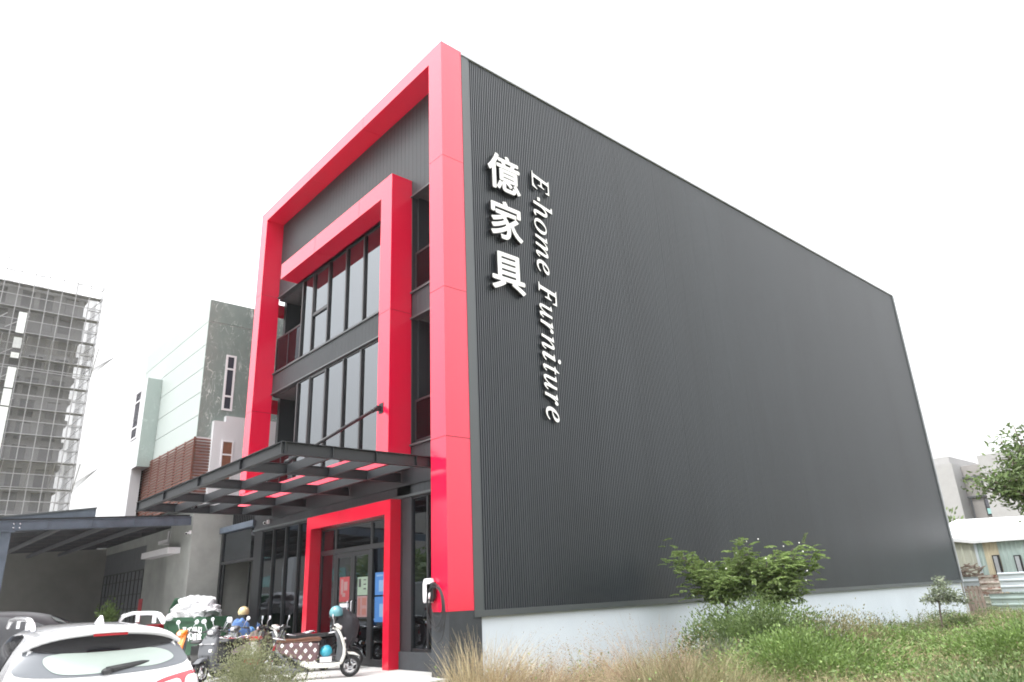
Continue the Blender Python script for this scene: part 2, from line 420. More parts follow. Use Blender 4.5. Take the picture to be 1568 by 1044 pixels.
# glazed return of each window wall into the balcony, balcony walls and floors
mb = MB()
for z0, z1 in ((5.09, 8.395), (9.19, 12.065)):
    mb.box(-21.40, -21.36, YW + .02, YW + .06, z0, z1)
mb.build('window_post', M['frame'], store)
for z0, z1 in ((5.04, 8.40), (9.14, 12.07)):
    mb = MB()
    mb.box(-23.86, -23.66, 10.10, 12.0, z0 - .12, z1 + .12)     # outer side wall, open towards the street end
    mb.box(-23.66, -21.35, 11.4, 11.5, z0 - .12, z1 + .12)      # back wall
    mb.box(-21.36, -21.32, 9.78, 11.4, z0 - .01, z1)
    mb.box(-23.66, -21.35, YW + .16, 11.4, z0 - .12, z0 - .01)
    mb.box(-23.66, -21.35, YW + .16, 11.4, z1 + .05, z1 + .12)
    mb.build('balcony_wall', M['facade'], store)
    mb = MB()
    mb.box(-14.56, -14.50, YW + .16, 11.3, z0 - .12, z1 + .12); mb.box(-12.70, -12.64, YW + .16, 11.3, z0 - .12, z1 + .12)
    mb.box(-14.50, -12.70, YW + .17, 11.3, z0 - .12, z0 - .01); mb.box(-14.50, -12.70, YW + .17, 11.3, z1 + .05, z1 + .12); mb.box(-14.5, -12.7, 10.90, 10.96, z0 - .01, z1 + .05)
    x = -14.5
    while x < -12.72: mb.box(x, x + .09, 10.86, 10.90, z0, z1); x += .13
    mb.build('balcony_wall', M['facade'], store)
    MB().box(-23.9, -23.84, 9.68, 10.1, z1 - .52, z1 - .02).build('side_lintel', M['red'], store)
def railing(x0, x1, z0, z1, nposts):
    f = MB(); y = YW + .06
    f.box(x0, x1, y - .025, y + .025, z1 - .05, z1); f.box(x0, x1, y - .02, y + .02, z0 + .05, z0 + .09)
    for i in range(nposts): x = x0 + .02 + (x1 - x0 - .04) * i / (nposts - 1); f.box(x - .02, x + .02, y - .02, y + .02, z0, z1 - .05)
    r = f.build('balcony_railing', M['frame'], store)
    MB().box(x0 + .03, x1 - .03, y - .006, y + .006, z0 + .09, z1 - .055).build('pane', M['glass_red'], r)
railing(-23.34, -21.43, 9.19, 10.5, 3); railing(-14.48, XP + .0, 9.19, 10.32, 2); railing(-14.48, XP, 5.09, 6.2, 2); railing(-23.34, -21.43, 5.09, 6.2, 3)

# --- ground floor glazing
def shopwin(xs, z0, z1, label, mid=None):
    f = MB(); y0, y1 = YW + .02, YW + .09
    f.box(xs[0] - .04, xs[-1] + .04, y0, y1, z1 - .05, z1); f.box(xs[0] - .04, xs[-1] + .04, y0, y1, z0, z0 + .06)
    for x in xs: f.box(x - .03, x + .03, y0 - .03, y1, z0 + .06, z1 - .05)
    fr = f.build('window', M['frame'], store); fr['label'] = label
    for a, b in zip(xs[:-1], xs[1:]): MB().box(a + .03, b - .03, y0 + .03, y0 + .04, z0 + .061, z1 - .051).build('pane', M['glass_low'], fr)
shopwin([-23.3, -22.41, -21.5, -20.62, -19.66], 0.02, 3.82, 'tall shop window of narrow panes left of the door')
shopwin([-15.0, -13.90, -12.90], 0.38, 3.82, 'tall shop window between door frame and pillar')
MB().box(-15.0, -12.862, YW - .05, YW + .15, -.02, .375).build('window_base', M['base'], store)
# entrance: red surround, transom lights, double leaf door
mb = MB(); y0 = 9.35
mb.box(-19.46, -19.20, y0, YW + .02, 0, 3.80); mb.box(-15.28, -15.02, y0, YW + .02, 0, 3.80); mb.box(-19.20, -15.28, y0, YW + .02, 3.46, 3.80)
mb.build('red_door_surround', M['red2'], store)
mb = MB(); y0, y1 = YW + .02, YW + .10
for x in (-19.16, -18.32, -16.42, -15.32): mb.box(x - .05, x + .05, y0, y1, 0.0, 3.46)
for a, b in ((-19.11, -18.37), (-18.27, -16.47), (-16.37, -15.37)):
    mb.box(a, b, y0, y1, 2.74, 2.86); mb.box(a, b, y0, y1, 3.40, 3.46); 
    if b - a < 1.5: mb.box(a, b, y0, y1, 0.0, .16)
df = mb.build('door_frame', M['frame'], store)
for a, b in ((-19.11, -18.37), (-18.27, -16.47), (-16.37, -15.37)):
    MB().box(a, b, y0 + .03, y0 + .04, 2.86, 3.40).build('pane', M['glass_low'], df)
    if b - a < 1.5: MB().box(a, b, y0 + .03, y0 + .04, .16, 2.74).build('pane', M['glass_low'], df)
for a, b, hx in ((-18.262, -17.375, -17.47), (-17.365, -16.478, -17.27)):
    mb = MB(); mb.box(a, a + .10, y0 + .005, y1 - .01, .03, 2.73); mb.box(b - .10, b, y0 + .005, y1 - .01, .03, 2.73)
    mb.box(a + .10, b - .10, y0 + .005, y1 - .01, 2.62, 2.73); mb.box(a + .10, b - .10, y0 + .005, y1 - .01, .03, .20)
    dr = mb.build('door', M['frame'], store)
    MB().box(a + .10, b - .10, y0 + .03, y0 + .04, .20, 2.62).build('pane', M['glass_low'], dr)
    MB().tube([(hx, y0 - .01, .85), (hx, y0 - .06, .88), (hx, y0 - .06, 1.5), (hx, y0 - .01, 1.53)], .014).build('handle', M['chrome'], dr)
# glazed side bay left of the frame
mb = MB(); bx0, bx1 = -26.93, -23.90
mb.box(bx0, bx1, YW - .10, YW + .25, 4.02, 4.22)
mb.build('side_bay_beam', M['roofmetal'], store)
mb = MB(); mb.box(bx0, bx0 + .16, YW, YW + .12, 0, 4.02); mb.box(-23.93, -23.34, YW + .0, YW + .14, 0, 3.82); mb.box(bx0 + .16, -23.93, YW + .01, YW + .11, 2.93, 3.02)
mb.box(bx0 + .3, bx0 + .37, YW + .03, YW + .09, 0, 2.93); mb.box(-25.0, -24.93, YW + .3, YW + .36, 0, 2.93)
fb = mb.build('side_bay_frame', M['frame'], store)
MB().box(bx0 + .16, -23.93, YW + .05, YW + .06, 3.02, 4.02).build('pane', M['glass_low'], fb)
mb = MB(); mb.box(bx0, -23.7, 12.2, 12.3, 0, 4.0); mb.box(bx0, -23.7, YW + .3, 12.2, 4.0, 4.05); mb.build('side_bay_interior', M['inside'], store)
mb = MB(); x = bx0 + .15
while x < -23.95: mb.box(x, x + .05, YW + .3, YW + .34, 4.22, 5.0); x += .16
mb.box(bx0 + .1, -23.95, YW + .29, YW + .35, 5.0, 5.05); mb.build('side_bay_railing', M['frame'], store)

# --- canopy of steel beams with two tie rods
cx0, cx1, cy0, zc = -22.52, -12.90, 5.65, 4.32
xs = [cx0, -20.1, -17.5, -14.95, cx1]; ys = [cy0, 6.65, 7.65, 8.65]
mb = MB()
mb.ibeam((cx0 - .06, cy0, zc), (cx1 + .06, cy0, zc), .13, .25)
for x in xs:
    for s_ in (-1, 1): mb.box(x - .008, x + .008, cy0 + s_ * .010, cy0 + s_ * .062, zc - .108, zc + .108)
for x in (cx0, cx1): mb.ibeam((x, cy0 + .07, zc), (x, YW - .07, zc), .12, .245)
for yy in ys[1:]:
    for s_ in (0,): mb.box(cx1 + .011, cx1 + .058, yy - .006, yy + .006, zc - .106, zc + .106)
cano = mb.build('canopy', M['steel'], store); cano['label'] = 'entrance canopy grid of black steel beams'
for x in xs[1:-1]: 
    MB().ibeam((x, cy0 + .07, zc - .01), (x, YW - .07, zc - .01), .11, .22).build('cross_beam', M['steel'], cano)
for yy in ys[1:]:
    for a, b in zip(xs[:-1], xs[1:]):
        MB().box(a + .065, b - .065, yy - .035, yy + .035, zc - .115, zc + .07).build('purlin', M['steel'], cano)
for x in (-14.95, -22.2):
    zt = 6.0 if x > -20 else 5.0
    p0 = Vector((x, YF - .10, zt)); p1 = Vector((x, 6.6, zc + .12)); d = (p1 - p0).normalized()
    if x < -20: p0 = Vector((x, YF - .1, 4.8)); p1 = Vector((x, 7.0, zc + .0)); d = (p1 - p0).normalized()
    mb = MB(); mb.tube([p0, p1], .042, 12); mb.box(x - .10, x + .10, YF - .014, YF, p0.z - .13, p0.z + .13); mb.box(x - .03, x + .03, YF - .13, YF - .014, p0.z - .08, p0.z + .05)
    mb.tube([p0 + d * .05, p0 + d * .2], .055, 12); mb.tube([p1 - d * .15, p1], .055, 12)
    mb.build('tie_rod', M['steel'], cano)
MB().box(cx0 - .2, cx1 + .0, YW - .035, YW - .013, 4.10, 4.545).build('canopy_ledger', M['steel'], cano)

# --- ceiling lamps seen through the glass
for (x, y_, z_) in ((-14.0, 10.6, 3.72), (-14.6, 12.6, 3.72), (-13.6, 12.9, 3.72), (-17.0, 12.4, 3.72), (-18.6, 12.0, 3.72), (-17.8, 14.5, 3.72), (-21.2, 12.5, 3.72)):
    MB().lathe([(0, 0), (.085, 0), (.10, .03), (0, .03)], (x, y_, z_), n=16).build('ceiling_lamp', M['lamp'], store)
MB().box(-14.3, -12.9, 10.35, 10.41, 3.70, 3.75).build('lamp_track', M['whitewall'], store)

# --- lettering on the side wall
side = Matrix(((0, 0, 1, 0), (1, 0, 0, 0), (0, 1, 0, 0), (0, 0, 0, 1)))          # x->Y  y->Z  z->X
down = Matrix(((0, 0, 1, 0), (0, 1, 0, 0), (-1, 0, 0, 0), (0, 0, 0, 1)))         # x->-Z y->Y  z->X
XT = XS + .03
for ch, zb in (('億', 11.66), ('家', 10.22), ('具', 8.76)):
    o = glyph(ch, 1.17, .10, [M['white'], M['letterside']], 'sign_character', store, Matrix.Translation((XT, 10.36, zb)) @ side, bold=.024)
    o['label'] = 'large white Chinese character reading ' + ch
letters = [('\U0001D438', 262, 291, 0), ('-', 300, 306, 0), ('\u210E', 307, 330, 1), ('\U0001D45C', 333, 356, 1), ('\U0001D45A', 358, 392, 1), ('\U0001D452', 396, 417, 1),
           ('\U0001D439', 431, 462, 0), ('\U0001D462', 464, 485, 1), ('\U0001D45F', 488, 507, 1), ('\U0001D45B', 510, 533, 1), ('\U0001D456', 537, 552, 1), ('\U0001D461', 556, 570, 1),
           ('\U0001D462', 572, 595, 1), ('\U0001D45F', 599, 618, 1), ('\U0001D452', 621, 644, 1)]
plain = {'\U0001D438': 'E', '\u210E': 'h', '\U0001D45C': 'o', '\U0001D45A': 'm', '\U0001D452': 'e', '\U0001D439': 'F', '\U0001D462': 'u', '\U0001D45F': 'r', '\U0001D45B': 'n', '\U0001D456': 'i', '\U0001D461': 't', '-': 'hyphen'}
for ch, p0, p1, lc in letters:
    bxp = 815.5 + (p0 - 262) * (20.0 / 380)
    z0 = at(bxp + 4, p0, x=XS + .1).z; z1 = at(bxp + 6, p1, x=XS + .1).z
    o = glyph(ch, .92, .05, [M['white'], M['letterside']], 'sign_letter', store, Matrix.Identity(4), bold=.009)
    xs_ = [v.co.x for v in o.data.vertices]; a, b = min(xs_), max(xs_)
    sc = (z0 - z1) / (b - a)
    offp = parent_origin(store)
    for v in o.data.vertices:
        p = v.co + offp; q = Vector(((p.x - (a + offp.x)) * sc, p.y, p.z))
        w = Matrix.Translation((XT, 12.03 + (.20 if ch == '-' and False else 0), z0)) @ down @ q
        v.co = w - offp
    o['label'] = 'white italic %s of the English shop name' % plain[ch] if ch == '-' else 'white italic letter %s of the English shop name' % plain[ch]
# ================================================================== NEIGHBOURING HOUSE
def marblemat(name, dark, light, vein, th=.012):
    m, nt, b = _new(name)
    tc = N(nt, 'ShaderNodeTexCoord'); mp = N(nt, 'ShaderNodeMapping'); mp.inputs['Rotation'].default_value = (.6, .2, .9); mp.inputs['Scale'].default_value = (1, 1.5, .7); L(nt, tc.outputs['Object'], mp.inputs['Vector'])
    masks = []
    for sc, off, w in ((1.1, 0, th), (2.3, 5, th * .8)):
        n1 = N(nt, 'ShaderNodeTexNoise', i_Scale=sc, i_Detail=3.0, i_Distortion=1.6); L(nt, mp.outputs[0], n1.inputs['Vector'])
        sb = N(nt, 'ShaderNodeMath', operation='SUBTRACT'); sb.inputs[1].default_value = .5; L(nt, n1.outputs[0], sb.inputs[0])
        ab = N(nt, 'ShaderNodeMath', operation='ABSOLUTE'); L(nt, sb.outputs[0], ab.inputs[0])
        mr = N(nt, 'ShaderNodeMapRange'); mr.inputs['From Min'].default_value = 0; mr.inputs['From Max'].default_value = w; mr.inputs['To Min'].default_value = 1; mr.inputs['To Max'].default_value = 0; L(nt, ab.outputs[0], mr.inputs['Value'])
        g = N(nt, 'ShaderNodeTexNoise', i_Scale=1.7 + off * .1, i_Detail=1.0); L(nt, tc.outputs['Object'], g.inputs['Vector'])
        gt = N(nt, 'ShaderNodeMapRange'); gt.inputs['From Min'].default_value = .46; gt.inputs['From Max'].default_value = .62; L(nt, g.outputs[0], gt.inputs['Value'])
        mu = N(nt, 'ShaderNodeMath', operation='MULTIPLY'); L(nt, mr.outputs[0], mu.inputs[0]); L(nt, gt.outputs[0], mu.inputs[1]); masks.append(mu.outputs[0])
    mxm = N(nt, 'ShaderNodeMath', operation='MAXIMUM'); L(nt, masks[0], mxm.inputs[0]); L(nt, masks[1], mxm.inputs[1])
    n2 = N(nt, 'ShaderNodeTexNoise', i_Scale=2.2, i_Detail=8.0, i_Roughness=.7); L(nt, mp.outputs[0], n2.inputs['Vector'])
    mx = N(nt, 'ShaderNodeMix', data_type='RGBA'); mx.inputs['A'].default_value = (*dark, 1); mx.inputs['B'].default_value = (*light, 1); L(nt, n2.outputs[0], mx.inputs['Factor'])
    m2 = N(nt, 'ShaderNodeMix', data_type='RGBA'); m2.inputs['B'].default_value = (*vein, 1); L(nt, mx.outputs['Result'], m2.inputs['A']); L(nt, mxm.outputs[0], m2.inputs['Factor'])
    L(nt, m2.outputs['Result'], b.inputs['Base Color']); b.inputs['Roughness'].default_value = .3
    return m
M['marble'] = marblemat('green veined marble', (.15, .19, .175), (.25, .30, .28), (.60, .64, .62))
M['marble2'] = marblemat('pale green marble', (.31, .37, .35), (.40, .455, .435), (.5, .57, .54))
M['winwhite'] = mat('pale window frame', (.72, .70, .72), .5, 0, .03)
M['curtain'] = mat('brown curtain behind glass', (.20, .085, .05), .5, 0, .2, 8)
M['aqua'] = mat('aqua tinted window', (.30, .56, .54), .15, 0, .05, 3, ior=1.8)
M['darkwin'] = mat('dark window glass', (.045, .045, .06), .08, 0, .1, 2, ior=1.9)

house = thing('neighbouring_house', 'green marble and pale glass clad house left of the dark store', 'house', (-30, 12, 0))
xh, yh, zh = -27.0, 8.42, 13.03
mb = MB(); mb.box(xh - .22, xh - .02, yh + .02, 16, 4.96, zh - .02); mb.box(-35.4, xh - .22, yh + .06, 16, 4.96, zh - .05)
mb.build('wall', M['winwhite'], house)
joints = [4.96] + sorted(at(313, yy, x=xh).z for yy in (490, 526, 562, 600, 636)) + [zh]
mb = MB()
for a, b in zip(joints[:-1], joints[1:]):
    mb.box(-35.45, xh - .04, yh, yh + .05, a + .012, b - .012)
mb.build('front_cladding', M['paleglass'], house)
mb = MB()
for a, b in ((4.96, joints[-2]), (joints[-2], zh)):
    mb.box(xh - .03, xh, yh + .001, 10.4, a + .008, b - .008); mb.box(xh - .03, xh, 10.416, 16, a + .008, b - .008)
mb.build('marble_cladding', M['marble'], house)
# tall slit window in the marble side
p0 = at(350, 548, x=xh); p1 = at(357, 625, x=xh)
ya, yb_ = 9.22, 9.62; zt_, zl_ = 10.85, 8.62
mb = MB(); X0, X1 = xh - .02, xh + .03
mb.box(X0, X1, ya, ya + .08, zl_, zt_); mb.box(X0, X1, yb_ - .08, yb_, zl_, zt_)
for z in (zl_, 9.15, 10.25, zt_ - .07): mb.box(X0, X1 - .002, ya + .08, yb_ - .08, z, z + .07)
w = mb.build('window', M['winwhite'], house)
MB().box(X0, xh + .008, ya + .08, yb_ - .08, zl_ + .07, zt_ - .07).build('pane', M['darkwin'], w)
# white stepped parapet wing with a curtained window
mb = MB(); mb.box(xh + .0, xh + .22, 8.93, 9.36, 4.97, 8.13); mb.box(xh + .0, xh + .22, 9.36, 12.5, 4.97, 8.36)
mb.box(xh + .001, xh + .012, 8.44, 8.93, 4.97, 7.5); mb.build('parapet_wing', M['whitewall'], house)
mb = MB(); X0, X1 = xh + .22, xh + .26; ya, yb_, zl_, zt_ = 9.28, 9.72, 5.6, 7.42
mb.box(X0, X1, ya, ya + .05, zl_, zt_); mb.box(X0, X1, yb_ - .05, yb_, zl_, zt_)
for z in (zl_, 6.85, zt_ - .06): mb.box(X0, X1 - .002, ya + .05, yb_ - .05, z, z + .06)
w = mb.build('window', M['winwhite'], house); w['label'] = 'narrow window with brown curtains'
MB().box(X0, xh + .235, ya + .05, yb_ - .05, zl_ + .06, zt_ - .06).build('pane', M['curtain'], w)
# projecting bay at the far end
bx = -32.36; by = 7.82; xl_ = at(205, 577, y=by).x; bz = 11.05
mb = MB(); mb.box(xl_, bx - .04, by, yh - .002, 7.2, bz); mb.box(xl_, -33.08, by, by + .4, 4.97, 7.2); mb.build('bay', M['whitewall'], house)
mb = MB(); mb.box(bx - .04, bx, by + .001, yh - .003, 7.2, bz - .002); mb.build('bay_side', M['marble2'], house)
a = at(208, 604, y=by); b = at(218, 606, y=by); c = at(206, 672, y=by)
mb = MB(); xa, xb_ = b.x - 1.0, b.x; zt_, zl_ = a.z, c.z
mb.box(xa, xa + .1, by - .03, by, zl_, zt_); mb.box(xb_ - .1, xb_, by - .03, by, zl_, zt_)
hh = zt_ - zl_
for t in (0, .22, .76, .97): mb.box(xa + .1, xb_ - .1, by - .028, by, zl_ + hh * t, zl_ + hh * t + .07)
w = mb.build('window', M['winwhite'], house); w['label'] = 'tall narrow window of the projecting bay'
MB().box(xa + .1, xb_ - .1, by - .012, by, zl_ + .07, zt_ - .1).build('pane', M['darkwin'], w)
# slatted balcony screen
mb = MB(); zs = 5.02; sx0, sx1, sy = -35.4, xh + .06, 8.34
while zs < 7.47:
    mb.box(sx0, sx1, sy - .02, sy + .012, zs, zs + .062); mb.box(sx1 - .0, sx1 + .03, sy + .03, 9.34, zs, zs + .055); zs += .112
scr = mb.build('slat_screen', M['wood'], house); scr['label'] = 'brown horizontal timber slats around the balcony'
mb = MB(); x = sx0 + .03
while x < sx1: mb.box(x - .03, x + .03, sy + .013, sy + .06, 5.0, 7.49); x += 1.04
for y in (sy + .02, 9.30): mb.box(sx1 - .035, sx1 - .002, y - .03, y + .03, 5.0, 7.49)
mb.box(sx0, sx1 - .04, sy + .061, sy + .08, 5.0, 5.12)
mb.build('screen_post', M['wood'], scr)
# concrete ground storey
mb = MB(); mb.box(-29.5, xh + .0, 8.63, 9.62, 0, 4.95); mb.box(-34.9, -29.5, 9.30, 9.62, 0, 4.95); mb.box(-43.0, -34.9, 9.30, 9.62, 4.25, 4.95)
mb.box(xh - .3, xh, 9.62, 16, 0, 4.95)
mb.build('concrete_wall', M['concrete'], house)
mb = MB(); mb.box(-31.4, -28.1, 8.2, 8.629, 3.42, 3.64); mb.box(-31.9, -30.6, 8.9, 9.298, 4.0, 4.14); mb.box(-30.75, -30.6, 8.9, 9.298, 4.14, 4.45)
mb.build('concrete_ledge', M['winwhite'], house)
mb = MB(); mb.box(-42.0, -34.9, 9.34, 9.42, 0, 4.25); gd = mb.build('garage_door', M['greypl'], house)
mb = MB(); x = -41.9
while x < -34.95: mb.box(x, x + .05, 9.31, 9.339, 0, 3.2); x += .62
for z in (.4, 1.0, 1.6, 2.2, 2.8, 3.2): mb.box(-42, -34.9, 9.325, 9.338, z, z + .05)
mb.build('door_grille', M['blackpl'], gd)
mb = MB(); mb.add([(x, y, z) for x in (-43.0, -42.0) for y, z in ((3.2, 0), (9.62, 0), (9.62, 4.62), (3.2, 4.28))], [(0, 1, 2, 3), (7, 6, 5, 4), (0, 4, 5, 1), (1, 5, 6, 2), (2, 6, 7, 3), (3, 7, 4, 0)]); mb.build('side_wall', M['render_grey'], house)
MB().box(-35.02, -34.55, 9.27, 9.298, .2, 2.0).build('red_strip', mat('faded red paper strip', (.5, .06, .07), .8), house)

# --- carport roof beside it
cp = thing('carport', 'slate blue steel carport roof on a post in front of the grey garage', 'carport', (-32, 5, 0))
y0c, y1c = 0.8, 8.55
zc_ = lambda y: 4.63 - (8.6 - y) * .058
mb = MB(); a = Vector((-27.02, y0c, zc_(y0c) - .16)); b = Vector((-27.02, y1c, zc_(y1c) - .16)); mb.ibeam(a, b, .16, .30, .02)
mb.bar(a + Vector((0.03, 0, 0)), b + Vector((0.03, 0, 0)), .02, .25)
yy = y0c + .9
while yy < y1c: mb.box(-26.985, -26.95, yy - .008, yy + .008, zc_(yy) - .28, zc_(yy) - .04); yy += 1.25
mb.build('front_beam', M['roofmetal'], cp)
v = []
for x, dz in ((-29.52, .01), (-41.98, -.06)):
    for y in (y0c, y1c if x > -30 else 9.29): v += [(x, y, zc_(y) + dz), (x, y, zc_(y) + dz + .05)]
v[2:4] = [(-29.52, 9.29, zc_(9.29) + .01), (-29.52, 9.29, zc_(9.29) + .06)]
mb = MB().add(v, [(0, 4, 6, 2), (1, 3, 7, 5), (0, 2, 3, 1), (4, 5, 7, 6), (0, 1, 5, 4), (2, 6, 7, 3)])
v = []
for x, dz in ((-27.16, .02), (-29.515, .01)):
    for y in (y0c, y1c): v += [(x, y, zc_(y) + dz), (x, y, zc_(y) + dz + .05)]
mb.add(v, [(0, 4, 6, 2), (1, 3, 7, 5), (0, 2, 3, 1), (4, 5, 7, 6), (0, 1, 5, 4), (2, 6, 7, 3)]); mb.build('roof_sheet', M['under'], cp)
mb = MB()
x = -29.3
while x > -41.9: mb.bar((x, y0c, zc_(y0c) - .10), (x, y1c, zc_(y1c) - .10), .07, .14); x -= 1.9
for y in (2.0, 3.3, 4.6, 5.9, 7.2): mb.bar((-27.2, y, zc_(y) - .24), (-41.9, y, zc_(y) - .28), .10, .13)
mb.build('rafter', mat('dull grey rafters', (.07, .07, .075), .6), cp)
pc = at(4, 840, x=-27.0)
mb = MB(); mb.box(-27.12, -26.90, pc.y - .13, pc.y + .13, 0, zc_(pc.y) - .33); mb.box(-27.2, -26.82, pc.y - .22, pc.y + .22, zc_(pc.y) - .35, zc_(pc.y) - .315); mb.build('post', M['roofmetal'], cp)
mb = MB()
for dy in (-.08, .08):
    for dz in (-.10, -.22): mb.lathe([(0, .0), (.022, 0), (.022, .02), (0, .02)], (-26.975, pc.y + dy + .25, zc_(pc.y) + dz), 'x', 8)
mb.build('bolt', M['chrome'], cp)
# low metal clad building behind the carport
pb = thing('metal_clad_shed', 'low slate grey metal clad building just behind the carport roof', 'shed', (-50, 6, 0))
mb = MB(); q0 = at(148, 777, x=-45); q1 = at(6, 790, x=-45)
mb.add([(-45, q1.y - 4, 0), (-45, q0.y, 0), (-45, q0.y, q0.z), (-45, q1.y - 4, q1.z - .6), (-60, q1.y - 4, 0), (-60, q0.y, 0), (-60, q0.y, q0.z), (-60, q1.y - 4, q1.z - .6)],
       [(0, 1, 2, 3), (5, 4, 7, 6), (1, 5, 6, 2), (4, 0, 3, 7), (3, 2, 6, 7)])
mb.build('wall', M['roofmetal'], pb)
v0 = Vector((-44.97, q1.y - 4, q1.z - .62)); v1 = Vector((-44.97, q0.y + .02, q0.z - .02))
MB().bar(v0, v1, .08, .07).build('edge_trim', M['trim'], pb)

# ================================================================== TOWER UNDER CONSTRUCTION
M['net'] = None
def netmat():
    m, nt, b = _new('scaffold netting'); nt.nodes.remove(b)
    tr = N(nt, 'ShaderNodeBsdfTransparent'); df = N(nt, 'ShaderNodeBsdfDiffuse'); df.inputs[0].default_value = (.30, .295, .30, 1)
    tc = N(nt, 'ShaderNodeTexCoord'); nz = N(nt, 'ShaderNodeTexNoise', i_Scale=.35, i_Detail=3.0); L(nt, tc.outputs['Object'], nz.inputs['Vector'])
    mr = N(nt, 'ShaderNodeMapRange'); mr.inputs['To Min'].default_value = .15; mr.inputs['To Max'].default_value = .5; L(nt, nz.outputs[0], mr.inputs['Value'])
    ms = N(nt, 'ShaderNodeMixShader'); L(nt, mr.outputs[0], ms.inputs[0]); L(nt, tr.outputs[0], ms.inputs[1]); L(nt, df.outputs[0], ms.inputs[2]); L(nt, ms.outputs[0], nt.nodes['Material Output'].inputs[0])
    return m
M['net'] = netmat()
M['towerc'] = mat('haze-paled raw tower concrete', (.35, .345, .345), .9, 0, .15, .3)  # tower tones lightened: distance haze is put into the colours
M['towerd'] = mat('haze-paled unlit tower rooms', (.13, .125, .13), .9)  # room tone lifted for the same painted haze
M['scaf'] = mat('galvanised scaffold pipe', (.31, .305, .315), .6, .2, .1)
tw = thing('tower_under_construction', 'concrete tower block under construction wrapped in scaffolding and netting', 'tower block', (-130, 5, 0))
TX = -120.0; ty1 = 18.9; ty0 = -14.0; ztw = at(60, 441, x=TX).z
fl = 3.3; nfl = int(ztw / fl)
mb = MB(); core = MB(); pan = MB()
for i in range(nfl + 1):
    z = ztw - i * fl
    if z < 0: break
    mb.box(TX - 16, TX, ty0, ty1, z - .75, z)
    y = ty1 - .8; k = 0
    while y > ty0:
        wdt = (.8, 1.6, .7, 1.9)[(k + (i % 2 if i < 2 else 0)) % 4]
        if i < nfl: mb.box(TX - .6, TX - .05, y - wdt * .5, y + wdt * .5, z - fl, z - .75)
        if (k * 7 + i * 3) % 5 == 0: pan.box(TX - .35, TX - .2, y - 2.0, y - .4, z - fl + .1, z - .9)
        y -= 2.9; k += 1
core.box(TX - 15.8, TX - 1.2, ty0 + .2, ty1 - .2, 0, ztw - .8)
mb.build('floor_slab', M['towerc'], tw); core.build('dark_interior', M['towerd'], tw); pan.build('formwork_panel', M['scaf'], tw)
# posts of the next storey
for y in (17.6, 12.6, 8.6, 3.0): MB().box(TX - 1.2, TX - .3, y - .45, y + .35, ztw, ztw + 2.2).build('column_rebar', M['net'], tw)
mb = MB(); S0, S1, yr = TX + .5, TX + 1.6, 20.6
zt2 = 51.6
y = yr; k = 0
while y > ty0:
    for x in (S1,): mb.bar((x, y, 0), (x, y, zt2 - (0 if k % 3 else .2)), .11, .11, (1, 0, 0))
    y -= 1.83; k += 1
z = zt2
while z > 2:
    mb.bar((S1, ty0, z), (S1, yr, z), .10, .10); mb.bar((S0, yr, z), (S1, yr, z), .06, .06)
    z -= 1.85
z = zt2 - 3.7
while z > 6:
    mb.box(S0, S1, ty0, yr - .2, z - .06, z)                       # plank decks
    z -= 3.7
z = zt2
while z > 4:                                                       # return ladders at the corner
    for x in (TX - 2.4,): pass
    mb.bar((TX + .5, yr, z), (TX + .5, yr, z - 1.85), .07, .07, (1, 0, 0)); mb.bar((TX + .6, ty1 + .2, z - 1.85), (TX + .6, yr, z), .09, .09); mb.bar((TX + .6, ty1, z - 1.85), (TX + .6, yr, z - 1.85), .16, .10)
    z -= 1.85
for zz in (43.0, 38.9, 35.0, 30.6):
    for dy in (0,): mb.bar((S1 + .1, 8.9, zz - 2.2), (S1 + .1, 11.6, zz), .12, .12); mb.bar((S1 + .1, 6.5, zz - 2.4), (S1 + .1, 8.9, zz), .12, .12)
mb.build('scaffold', M['scaf'], tw)
mb = MB(); mb.box(S0 - .1, S0 - .09, ty0, yr - .5, 3, ztw + .1); mb.build('netting', M['net'], tw); MB().box(TX - 6, S1 + .1, yr - .12, yr - .1, 3, zt2 - 3).build('netting', M['net'], tw)
for zz in (37.6, 20.3):
    mb = MB(); mb.add([(S1 + .2, ty0, zz), (S1 + .2, yr, zz), (S1 + 3.0, yr, zz + 1.3), (S1 + 3.0, ty0, zz + 1.3), (S1 - 1, yr + .1, zz - 1.5), (S1 - 1, yr + 2.6, zz + 1.1)], [(0, 1, 2, 3), (1, 4, 5, 2)])
    mb.build('catch_fan', M['net'], tw)
    mb = MB()
    for i in range(12):
        y = yr - i * 3.0; mb.bar((S1, y, zz - 2.4), (S1 + 3.0, y, zz + 1.3), .09, .09)
    mb.bar((S1, ty0, zz - 2.3), (S1, yr + .2, zz - 2.3), .1, .1)
    for t in (0, .33, .66, 1): mb.bar((S1 + .2, yr + .1, zz - 2.2 + t), (S1 + .5, yr + 2.7, zz + 1.1), .09, .09)
    mb.build('fan_bracket', M['scaf'], tw)
mb = MB()
for z0, z1, dy in ((40.2, 43.4, 0), (37.9, 39.5, 0), (36.4, 37.2, 0), (32.0, 35.0, 0), (29.4, 31.8, 0), (20, 29.2, 0)):
    mb.box(S1 + .2, S1 + .3, 10.25, 11.25, z0, z1)
mb.build('hoist_sheeting', mat('white hoist sheeting', (.8, .82, .82), .7), tw)

